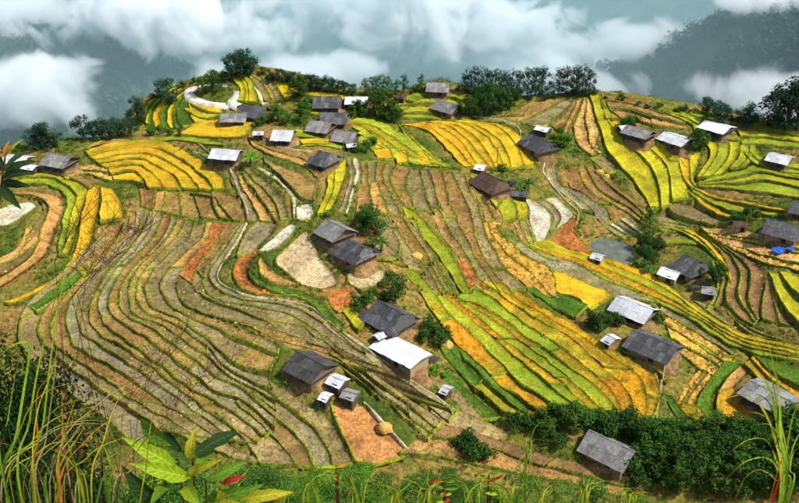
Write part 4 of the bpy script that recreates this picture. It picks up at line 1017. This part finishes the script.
# ---------------------------------------------------------------- straw heaps on the cut fields, scrub on the banks
def lump(rnd, V, F, x, y, z, r, h):
    n0 = len(V); k = 6; a0 = rnd.uniform(0, 6)
    for i in range(k):
        a = a0+6.283*i/k; w = r*rnd.uniform(.7, 1.25); V.append((x+w*math.cos(a), y+w*.7*math.sin(a), z-.12))
    for i in range(k):
        a = a0+6.283*i/k; w = r*rnd.uniform(.35, .6); V.append((x+w*math.cos(a), y+w*.7*math.sin(a), z+h*rnd.uniform(.6, 1)))
    for i in range(k): F.append((n0+i, n0+(i+1) % k, n0+k+(i+1) % k, n0+k+i))
    F.append(tuple(n0+k+i for i in range(k)))
STRAWM = field_mat('heaped_straw', (.58,.36,.10), (.50,.27,.05), (.30,.15,.03), .5, .3, 2.5, .8, .1, .1)
REDM = field_mat('heaped_red_straw', (.50,.19,.035), (.42,.13,.02), (.22,.07,.012), .5, .3, 2.5, .8, .1, .1)
for p in PLOTS:
    if p.style not in ('straw', 'dry', 'red', 'stub', 'olive', 'orange', 'brown', 'grey') or p.obj is None: continue
    sparse = p.style not in ('straw', 'dry', 'red')
    rnd = np.random.default_rng(int(p.area)+3); V, F = [], []
    step = 2 if p.style == 'red' else 2
    for i in range(1, p.N-1, step):
        for j in range(0, p.nt, 1 if p.nt < 8 else 2):
            if rnd.uniform() < (.97 if sparse else .42): continue
            ii = min(p.N-1, i+rnd.integers(0, 2)); g = p.G[ii, j]*.5+p.G[ii, j+1]*.5
            lump(rnd, V, F, g[0]+rnd.uniform(-.3, .3), g[1]+rnd.uniform(-.3, .3), p.zz[ii, j], rnd.uniform(.2, .45) if sparse else rnd.uniform(.35, .8), rnd.uniform(.12, .3) if sparse else rnd.uniform(.15, .4))
    if V: tag(link('straw_heaps', mesh('straw_heaps', V, F, [REDM if p.style == 'red' else STRAWM], True), p.obj), kind='stuff')
def scrub():
    rnd = np.random.default_rng(11); n = 30000
    az = np.radians(rnd.uniform(-30, 30, n)); r = np.sqrt(rnd.uniform(118**2, 330**2, n)); x, y = np.sin(az)*r, np.cos(az)*r
    ia = np.clip(np.searchsorted(azs, az), 0, na-1); ir = np.clip(np.searchsorted(rs, r), 0, nr-1)
    keep = ~inside[ia, ir]
    dens = vnoise(x, y, 11, 21)+.6*vnoise(x, y, 4, 22); keep &= dens > -.12
    for hx, hy, L, w, rot in HOUSES:
        u = (x-hx)*math.cos(rot)+(y-hy)*math.sin(rot); v = -(x-hx)*math.sin(rot)+(y-hy)*math.cos(rot)
        keep &= ~((abs(u) < L/2+.7) & (abs(v) < w/2+.8))
    x, y = x[keep], y[keep]; z = ground(x, y); sp = rnd.uniform(.3, .85, len(x))*np.where(vnoise(x, y, 7, 30) > .25, 1.5, .8)
    return leaves(rnd, np.stack([x, y, z+sp*.5], 1), 14, .22, sp, .8)
V, F = scrub(); tag(link('scrub', mesh('scrub', V, F, [LM['mid']])), 'low green scrub and weeds on the terrace banks', None, None, 'stuff')

# ---------------------------------------------------------------- plants growing on the slope below the camera
def at(px, py, d):
    v = ray(px, py)*d; return Vector((v[0], v[1], CAM_H+v[2]))
def slope_z(x, y): return float(ground(x, y))
def fine_bush(seed, mat):
    rnd = np.random.default_rng(seed); T = MB(); cs, sp = [], []
    for k in range(22):
        a = rnd.uniform(0, 6.28); rr = .40*rnd.uniform(.1, 1)**.6; e = (rr*math.cos(a), rr*math.sin(a), rnd.uniform(.3, .92)*(1.15-rr*.9)); cs.append(e); sp.append(rnd.uniform(.09, .17))
        T.tube([(0, 0, -.1), (e[0]*.35, e[1]*.35, e[2]*.5), e], [.014, .009, .002], 4)
    V, F = leaves(rnd, cs, 420, .0125, sp, .85); return mesh('crown', V, F, [LM[mat]]), T.mesh('trunk', [BARK])
FB = {}
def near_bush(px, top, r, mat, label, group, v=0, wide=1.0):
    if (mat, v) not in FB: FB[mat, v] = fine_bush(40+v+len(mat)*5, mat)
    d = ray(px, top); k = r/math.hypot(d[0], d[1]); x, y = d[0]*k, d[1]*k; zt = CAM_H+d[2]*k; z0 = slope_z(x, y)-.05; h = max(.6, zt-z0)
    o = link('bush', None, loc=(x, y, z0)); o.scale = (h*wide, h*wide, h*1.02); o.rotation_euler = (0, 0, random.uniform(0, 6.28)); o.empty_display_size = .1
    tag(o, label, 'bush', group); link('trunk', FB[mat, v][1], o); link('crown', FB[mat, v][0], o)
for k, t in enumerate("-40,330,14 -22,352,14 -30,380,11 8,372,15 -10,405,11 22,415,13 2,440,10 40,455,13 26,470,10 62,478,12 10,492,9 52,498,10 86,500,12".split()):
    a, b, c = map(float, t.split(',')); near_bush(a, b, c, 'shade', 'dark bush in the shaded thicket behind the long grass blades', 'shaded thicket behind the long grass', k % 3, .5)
for k, t in enumerate("130,470,15 165,478,18 200,474,20 235,480,22 270,474,22 300,482,24 335,474,26 365,484,26 395,472,28 425,482,28 455,476,30 490,482,32 520,476,32 555,488,34 590,482,36 620,490,38 250,462,30 350,462,32 440,464,36 650,496,36".split()):
    a, b, c = map(float, t.split(',')); near_bush(a, b+9, c, 'bright' if k % 2 else 'mid', ('bright lime' if k % 2 else 'mid green')+' leafy shrub on the near slope '+('below the left stubble terraces' if a < 300 else 'below the bare orange field' if a < 430 else 'below the bare gully terraces'), 'shrubs on the near slope', k % 3, 1.3)
def plain(name, c, tr=.45, rough=.7):
    m, n, l, b = nmat(name); f = noise(n, l, pos(n), 45, 6, .7, 1.0); r = ramp(n, [(.28, tuple(v*.35 for v in c)), (.42, tuple(v*.8 for v in c)), (.7, tuple(v*1.2 for v in c))]); l.new(f, r.inputs[0])
    uv = n.new('ShaderNodeUVMap'); uv.uv_map = 'UVMap'; sx = n.new('ShaderNodeSeparateXYZ'); l.new(uv.outputs[0], sx.inputs[0])
    def mth(op, a, b_=0.):
        q = n.new('ShaderNodeMath'); q.operation = op
        for k_, v_ in enumerate((a, b_)):
            if hasattr(v_, 'is_output'): l.new(v_, q.inputs[k_])
            else: q.inputs[k_].default_value = v_
        return q.outputs[0]
    ab = mth('ABSOLUTE', mth('SUBTRACT', sx.outputs[0], .5)); rib = mth('LESS_THAN', ab, .035)
    side = mth('LESS_THAN', mth('FRACT', mth('SUBTRACT', mth('MULTIPLY', sx.outputs[1], 9.), mth('MULTIPLY', ab, 3.2))), .16); side = mth('MULTIPLY', side, mth('LESS_THAN', ab, .46))
    r_out = mixc(n, l, mth('MULTIPLY', mth('MAXIMUM', rib, side), .45), r.outputs[0], tuple(min(1, v*2.0+.04) for v in c))
    l.new(r_out, b.inputs['Base Color']); b.inputs['Roughness'].default_value = rough; b.inputs['Specular IOR Level'].default_value = .15
    t = n.new('ShaderNodeBsdfTranslucent'); l.new(r_out, t.inputs['Color']); mx = n.new('ShaderNodeMixShader'); mx.inputs[0].default_value = tr
    l.new(b.outputs[0], mx.inputs[1]); l.new(t.outputs[0], mx.inputs[2]); l.new(mx.outputs[0], n['Material Output'].inputs['Surface']); return m
PM = {'lime': plain('lime_leaf', (.30,.42,.014)), 'green': plain('green_leaf', (.12,.24,.012)), 'deep': plain('deep_green_leaf', (.022,.055,.008)), 'yellow': plain('yellow_leaf', (.50,.44,.02)),
      'orange': plain('orange_leaf', (.60,.22,.02)), 'redl': plain('red_leaf', (.55,.04,.02)), 'straw': plain('dry_stalk', (.45,.34,.14)), 'wine': plain('wine_stalk', (.10,.018,.014), .1), 'blade': plain('grass_blade', (.28,.40,.02)), 'bladed': plain('dark_grass_blade', (.10,.20,.015))}
def leaf_mesh(name, a, b, w, mat, droop=.12, seed=0):
    """one leaf from a to b: midrib, two halves folded up, wavy edge, drooping tip"""
    a, b = Vector(a), Vector(b); ax = b-a; L = ax.length; nn = Vector((.25*math.sin(seed*2.1), -.8, .75+.3*math.cos(seed*1.7))).normalized(); side = ax.cross(nn).normalized(); up = side.cross(ax).normalized()
    if up.dot(nn) < 0: up = -up
    V, F = [], []; n = 9
    for i in range(n):
        t = i/(n-1); c = a+ax*t+up*(math.sin(math.pi*t)*droop*L - droop*.6*L*t*t); ww = w*.78*max(.02, math.sin(math.pi*t**.8)**.85)*(1+.10*math.sin(i*2.4+seed))
        V += [c-side*ww+up*ww*.35, c-side*ww*.5+up*ww*.1, c, c+side*ww*.5+up*ww*.1, c+side*ww+up*ww*.35]
    for i in range(n-1):
        for j in range(4): F.append((i*5+j, (i+1)*5+j, (i+1)*5+j+1, i*5+j+1))
    me = mesh(name, V, F, [PM[mat]], True); uv = me.uv_layers.new(name='UVMap')
    for lp in me.loops: uv.data[lp.index].uv = ((lp.vertex_index % 5)/4, (lp.vertex_index//5)/(n-1))
    return me
def broad_plant(name, label, foot, d, leaves_, stem_to, cat='plant'):
    """leaves: (base px, tip px, half width in metres, colour, nearer tip by)"""
    f = at(*foot, d); z0 = slope_z(f.x, f.y); f = Vector((f.x, f.y, z0))
    root = link(name, None, loc=f); root.empty_display_size = .1; tag(root, label, cat)
    S = MB()
    for q in stem_to:
        e = at(*q, d)-f; S.tube([(0, 0, -.05), (e.x*.2, e.y*.2, e.z*.45), (e.x*.7, e.y*.7, e.z*.85), tuple(e)], [.009, .007, .005, .003], 5)
    link('stem', S.mesh('stem', [PM['wine']]), root)
    for k, (a, b, w, m, dz) in enumerate(leaves_):
        link('leaf', leaf_mesh('leaf', at(*a, d)-f, at(*b, d-dz)-f, w, m, seed=k), root)
broad_plant('broadleaf_shrub', 'lime green broad leaved shrub with yellow young leaves on the camera slope', (185, 503), 3.0, [
  ((176,468), (124,438), .034, 'lime', .1), ((190,478), (132,464), .032, 'lime', .12), ((172,446), (138,418), .030, 'green', -.1), ((190,460), (194,430), .022, 'yellow', .05),
  ((192,456), (240,430), .028, 'deep', -.1), ((188,474), (220,460), .020, 'yellow', .12), ((206,480), (246,462), .024, 'green', 0), ((222,484), (245,476), .014, 'redl', .05),
  ((160,503), (122,468), .034, 'deep', .1), ((205,500), (262,486), .030, 'green', .1), ((215,496), (238,503), .030, 'yellow', .15), ((176,490), (150,503), .030, 'green', .15),
  ((196,470), (214,446), .026, 'green', -.1), ((182,452), (162,430), .024, 'deep', -.1), ((240,500), (292,492), .026, 'yellow', .05), ((186,486), (200,508), .03, 'lime', .15)],
  [(178, 462), (192, 452), (206, 480), (222, 490)])
def red_plant(x, y, d, s, label):
    rnd = random.Random(int(x)); L = []
    for k in range(11):
        a = k*2.4+rnd.uniform(-.3, .3); r = s*rnd.uniform(.55, 1); yb = y+(k % 4)*s*.35
        L.append(((x, yb), (x+r*math.cos(a), yb-abs(r*math.sin(a))*.6+(k % 4)*s*.1), .009, rnd.choice(['redl', 'orange', 'lime', 'green', 'green', 'lime', 'yellow']), rnd.uniform(-.1, .1)))
    broad_plant('red_leaved_seedling', label, (x, 510), d, L, [(x, y), (x+2, y+s*.5)])
red_plant(489, 474, 3.6, 20, 'seedling with upright red tips and orange side leaves below the gully terraces')
red_plant(444, 482, 3.8, 20, 'seedling with orange leaves next to a taller red tipped one')
red_plant(336, 468, 3.6, 18, 'seedling with one red flower like tip in narrow green grass')
red_plant(272, 500, 3.2, 14, 'small reddish seedling beside the lime green shrub')
broad_plant('leafy_twig', 'twig with long dark leaves and orange young tips against the far left fields', (-150, 300), 3.2, [
  ((4,174), (38,160), .018, 'deep', .05), ((3,178), (36,172), .018, 'deep', .1), ((2,182), (30,186), .018, 'deep', .05), ((0,186), (20,208), .022, 'deep', .1), ((5,168), (30,150), .012, 'deep', -.05),
  ((5,160), (9,140), .010, 'orange', 0), ((6,156), (22,139), .007, 'yellow', .05), ((3,166), (-14,150), .016, 'deep', .05), ((0,190), (-12,220), .02, 'deep', .05)], [(5, 158)])
def blade_mesh(P, w, mat, name='blade'):
    """one arching grass blade through 3-D points, folded along its midrib"""
    P = np.array([tuple(p) for p in P]); K = np.vstack([2*P[0]-P[1], P, 2*P[-1]-P[-2]]); o = []
    for i in range(1, len(K)-2):
        t = np.linspace(0, 1, 6, endpoint=False)[:, None]; a, b, c, d = K[i-1], K[i], K[i+1], K[i+2]
        o.append(.5*((2*b)+(c-a)*t+(2*a-5*b+4*c-d)*t*t+(3*b-a-3*c+d)*t**3))
    Q = np.vstack(o+[P[-1:]]); n = len(Q); V, F = [], []
    for i in range(n):
        tg = Vector(Q[min(i+1, n-1)]-Q[max(i-1, 0)]).normalized(); s = tg.cross(Vector((0, .8, -.5))).normalized(); c = Vector(Q[i]); ww = w*min(1, .2+2.2*i/n)*(1-(i/(n-1))**2.5)*.97+w*.03
        V += [c-s*ww+Vector((0, -.3*ww, .2*ww)), c, c+s*ww+Vector((0, -.3*ww, .2*ww))]
    for i in range(n-1):
        for j in range(2): F.append((i*3+j, (i+1)*3+j, (i+1)*3+j+1, i*3+j+1))
    return mesh(name, V, F, [PM[mat]], True)
def grass(name, label, foot, d, blades, cat='grass'):
    f = at(*foot, d); f = Vector((f.x, f.y, slope_z(f.x, f.y))); root = link(name, None, loc=f); root.empty_display_size = .1; tag(root, label, cat)
    for line, w, m in blades:
        P = [at(*q, d+random.uniform(-.12, .12))-f for q in pts(line)]
        b0 = Vector((random.uniform(-.22, .22), random.uniform(-.1, .1), -.05)); P = [b0, b0.lerp(P[0], .55)]+P
        link('blade', blade_mesh(P, w*.72, m), root)
grass('long_grass', 'long bright green grass blades crossing the left terraces', (40, 520), 2.6, [
  ("22,500 30,420 40,360 55,300 73,242", .005, 'blade'), ("34,503 44,420 52,350 62,290 73,252", .0045, 'blade'), ("10,503 18,430 30,350 22,343 10,347 -4,360", .006, 'blade'), ("2,470 8,420 18,360", .004, 'blade'),
  ("40,503 38,440 38,392 60,372 90,358", .004, 'orange'), ("36,503 36,420 52,372 58,340", .0035, 'yellow'), ("40,503 46,440 54,380 58,330", .003, 'straw'), ("62,503 63,440 62,386", .006, 'orange'),
  ("60,503 58,460 72,410 80,390", .003, 'yellow'), ("0,503 -2,450 20,420 34,378", .006, 'wine'), ("92,503 104,440 118,400 140,368", .0035, 'yellow'), ("20,503 24,470 44,440 60,420", .005, 'bladed'),
  ("80,503 70,450 60,420 40,400", .004, 'blade'), ("110,503 112,470 100,440 86,430", .004, 'blade'), ("-4,500 0,470 14,452 30,444", .006, 'bladed'), ("50,503 52,470 66,440 90,420", .005, 'bladed'), ("140,503 146,470 150,430 158,392", .003, 'yellow')])
random.seed(21)
bl = []
for k, t in enumerate(["780,500 779,440 772,395 755,368 735,358 712,357", "779,500 777,430 768,388 752,366 738,356", "780,500 775,440 760,405 742,395 722,400", "781,500 778,450 768,420 750,412 735,418",
  "780,500 779,430 772,380 760,345 752,335", "780,500 780,430 778,385 770,350 766,335", "782,500 781,420 778,390 774,372 768,362", "781,500 776,460 765,440 748,440 730,452",
  "782,500 778,470 766,458 745,462 725,480", "783,500 780,470 770,455 755,448 735,446", "784,503 790,460 796,440 806,425", "783,503 786,460 792,420 802,395", "781,503 775,480 760,470 745,478 735,500",
  "786,503 784,470 780,440 770,425 755,425", "785,503 782,450 776,415 764,398 750,392", "788,503 790,470 794,452 804,446"]):
    bl.append((t, (.0035, .005, .006)[k % 3], ('blade', 'lime', 'yellow', 'blade', 'bladed')[k % 5]))
bl += [("778,470 776,400 777,330 775,262", .002, 'orange'), ("779,480 778,430 777,395", .006, 'redl')]
grass('grass_tuft', 'big arching tuft of yellow green grass in front of the grey roof', (785, 540), 3.0, bl)
def small_tuft(x, y, s, d, label, n=12):
    B = []
    for k in range(n):
        a = random.uniform(-1.2, 1.2); L = s*random.uniform(.6, 1.2); xb = x+random.uniform(-9, 9); B.append((f"{xb},{y+random.uniform(-3, 8)} {x+math.sin(a)*L*.35},{y-L*.6} {x+math.sin(a)*L*.8},{y-L*(.9 if abs(a) < .7 else .6)}", random.uniform(.002, .0042), random.choice(['blade', 'lime', 'yellow', 'bladed'])))
    grass('grass_tuft', label, (x, y+40), d, B)
small_tuft(524, 460, 52, 3.6, 'upright pale grass tuft in front of the gully shrubs below the golden strips', 7)
small_tuft(312, 500, 50, 3.4, 'grass tuft in front of the bare orange field')
small_tuft(470, 508, 44, 3.4, 'grass tuft around the red tipped seedling')
small_tuft(400, 512, 40, 3.4, 'low grass tuft between the orange seedling and the orange field')
small_tuft(545, 508, 34, 3.4, 'low grass tuft below the wooded gully farmhouse')
random.seed(29)
LB = []
for k in range(34):
    x0 = random.uniform(-10, 120); y0 = 503; L = random.uniform(60, 150)*(1.1-x0/300); a = random.uniform(-.5, .9); bend = random.uniform(.2, 1.0)*(1 if a > 0 else -1)
    x1, y1 = x0+math.sin(a)*L*.5, y0-L*.55; x2, y2 = x1+math.sin(a+bend*.5)*L*.35, y1-math.cos(a+bend*.5)*L*.3; x3, y3 = x2+math.sin(a+bend*1.3)*L*.35, y2-math.cos(a+bend*1.3)*L*.3
    LB.append((f"{x0},{y0} {x1},{y1} {x2},{y2} {x3},{y3}", random.uniform(.0018, .004), random.choice(['blade', 'blade', 'bladed', 'straw', 'straw', 'yellow', 'orange', 'wine'])))
grass('long_grass', 'tangle of fine green and straw coloured blades in front of the shaded thicket', (50, 530), 2.8, LB)
random.seed(33)
for k, (x, y, sz, near) in enumerate([(150, 506, 40, 'the deep green leaves of the lime shrub'), (230, 508, 42, 'the yellow leaves of the lime shrub'), (285, 510, 36, 'the small reddish seedling'), (356, 508, 44, 'the flower tipped seedling'), (425, 508, 40, 'the orange leaved seedling'),
      (505, 510, 40, 'the red tipped seedling'), (585, 508, 36, 'the shrubs under the grey gully farmhouse'), (630, 510, 34, 'the lowest gully trees')]):
    small_tuft(x, y, sz, 3.3, 'thin bladed grass tuft growing beside '+near)
def seed_grass(foot, tips, d, label):
    f = at(*foot, d); f = Vector((f.x, f.y, slope_z(f.x, f.y))); root = link('seed_grass', None, loc=f); root.empty_display_size = .1; tag(root, label, 'grass')
    rnd = random.Random(int(foot[0]))
    for q in tips:
        e = at(*q, d)-f; b = at(q[0]-(q[0]-foot[0])*.5, q[1]+70, d)-f; S = MB(); m_ = b.lerp(e, .5)+Vector((rnd.uniform(-.06, .06), 0, .03)); S.tube([(0, 0, 0), tuple(b*.6+Vector((rnd.uniform(-.15, .15), 0, 0))), tuple(b), tuple(m_), tuple(e)], [.0016, .0013, .001, .0008, .0006], 4)
        for k in range(26):
            t = rnd.uniform(.1, 1); c = b.lerp(e, t); v = Vector((rnd.uniform(-1, 1), rnd.uniform(-.4, .4), rnd.uniform(.2, 1))).normalized()*rnd.uniform(.04, .13); S.tube([tuple(c), tuple(c+v)], [.0009, .0005], 3)
        link('stalk', S.mesh('stalk', [PM['wine']]), root)
seed_grass((10, 440), [(100,190), (125,205), (145,225), (112,240), (160,215)], 2.9, 'fine wine red seed grass in front of the left terraces')
seed_grass((95, 470), [(165,350), (185,330), (215,360), (150,345), (240,352)], 2.9, 'fine wine red seed grass rising above the lime green shrub')

# ---------------------------------------------------------------- small things about the village
def pole(px, py, h, label):
    p = hit([(px, py)])[0]; z = float(ground(*p)); o = link('power_pole', None, loc=(p[0], p[1], z-.3)); tag(o, label, 'pole', 'power poles')
    S = MB(); S.tube([(0, 0, 0), (.03, 0, h*.5), (0, .02, h)], [.13, .11, .08], 7); link('shaft', S.mesh('shaft', [POST]), o)
    A = MB(); A.box((0, 0, h-.5), (1.3, .1, .1)); link('crossarm', A.mesh('crossarm', [POST]), o)
    for sx in (-1, 1):
        I = MB(); I.tube([(sx*.55, 0, h-.46), (sx*.55, 0, h-.22)], .05, 6); link('insulator', I.mesh('insulator', [RM['white']]), o)
pole(271, 181, 6.5, 'thin dark pole beside the pale water channel'); pole(497, 164, 5.5, 'thin pole at the foot of the golden fan'); pole(551, 160, 5.5, 'thin pole beside the blue grey farmhouse footpath')
pole(344, 158, 5.5, 'thin pole beside the black roofed village house'); pole(428, 176, 3.5, 'short post standing in the brown stubble strips')
def heap(px, py, r, h, mat, name, label, cat, squash=.8):
    p = hit([(px, py)])[0]; z = float(ground(*p)); rnd = np.random.default_rng(int(px)); V, F = [], []; n = 18; rings = 6
    for i in range(rings):
        t = i/(rings-1); rr = r*math.cos(t*math.pi/2)**.8+.02; zz_ = h*math.sin(t*math.pi/2)**1.1
        for k in range(n):
            a = 6.283*k/n; w = rr*(1+.10*rnd.normal()); V.append((w*math.cos(a), w*squash*math.sin(a), zz_*(1+.06*rnd.normal())-(.4 if i == 0 else 0)))
    for i in range(rings-1):
        for k in range(n): F.append((i*n+k, i*n+(k+1) % n, (i+1)*n+(k+1) % n, (i+1)*n+k))
    F.append(tuple((rings-1)*n+k for k in range(n)))
    tag(link(name, mesh(name, V, F, [mat], True), loc=(p[0], p[1], z)), label, cat)
heap(384, 428, 1.6, 1.0, STRAWM, 'hay_heap', 'low hay heap in the middle of the bare orange field', 'hay')
heap(446, 346, 1.5, 1.3, STRAWM, 'hay_heap', 'straw stack behind the white roofed farmhouse', 'hay')
heap(600, 172, 1.4, .7, STRAWM, 'hay_heap', 'pale threshing heap among the brown strips below the yellow ridge', 'hay')
heap(606, 176, .9, .6, STRAWM, 'hay_heap', 'smaller threshing heap beside the bigger pale one', 'hay')
heap(416, 256, 1.5, .7, STRAWM, 'hay_heap', 'orange straw heap on the stubble beside the banana plants', 'hay')
heap(280, 142, 1.9, .8, STRAWM, 'hay_heap', 'round straw heap on the brown field above the black village roof', 'hay')
TARP, _n, _l, _b = nmat('blue_tarp'); _b.inputs['Base Color'].default_value = (.01, .10, .62, 1); _b.inputs['Roughness'].default_value = .4
def tarp(px, py, w, d, label):
    p = hit([(px, py)])[0]; z = float(ground(*p)); V, F = [], []; n = 10
    for i in range(n+1):
        for j in range(n+1):
            x, y = (i/n-.5)*w, (j/n-.5)*d; V.append((x, y, .75+.3*math.sin(i*1.3)*math.cos(j*.9)*.5+.25*math.exp(-(x*x+y*y)/2)))
    for i in range(n):
        for j in range(n): F.append((i*(n+1)+j, (i+1)*(n+1)+j, (i+1)*(n+1)+j+1, i*(n+1)+j+1))
    m = mesh('tarpaulin', V, F, [TARP], True); o = link('tarpaulin', m, loc=(p[0], p[1], z-.25)); o.rotation_euler = (0, 0, .5); tag(o, label, 'tarp')
tarp(779, 252, 3.4, 2.6, 'bright blue tarpaulin spread on the golden straw field'); tarp(790, 251, 1.4, 1.6, 'small blue tarpaulin next to the big blue one')
def woodpile(px, py, rot, label):
    p = hit([(px, py)])[0]; z = float(ground(*p))+.1; o = link('firewood_stack', None, loc=(p[0], p[1], z)); o.rotation_euler = (0, 0, rot); tag(o, label, 'firewood')
    for i in range(7):
        for j in range(4):
            L = MB(); x = -.9+.3*i+(.15 if j % 2 else 0); L.tube([(x, -.6+random.uniform(-.08, .08), .1+.24*j), (x+random.uniform(-.05, .05), .6+random.uniform(-.08, .08), .1+.24*j)], random.uniform(.11, .14), 7); link('log', L.mesh('log', [POST]), o)
woodpile(432, 362, .5, 'firewood stack at the lit end of the white roofed farmhouse'); woodpile(330, 384, .6, 'firewood stack beside the blackened farmhouse sheds'); woodpile(512, 184, .3, 'firewood stack beside the brown thatch farmhouse'); woodpile(694, 290, .2, 'firewood stack on the orange earth below the blue black farmhouse')
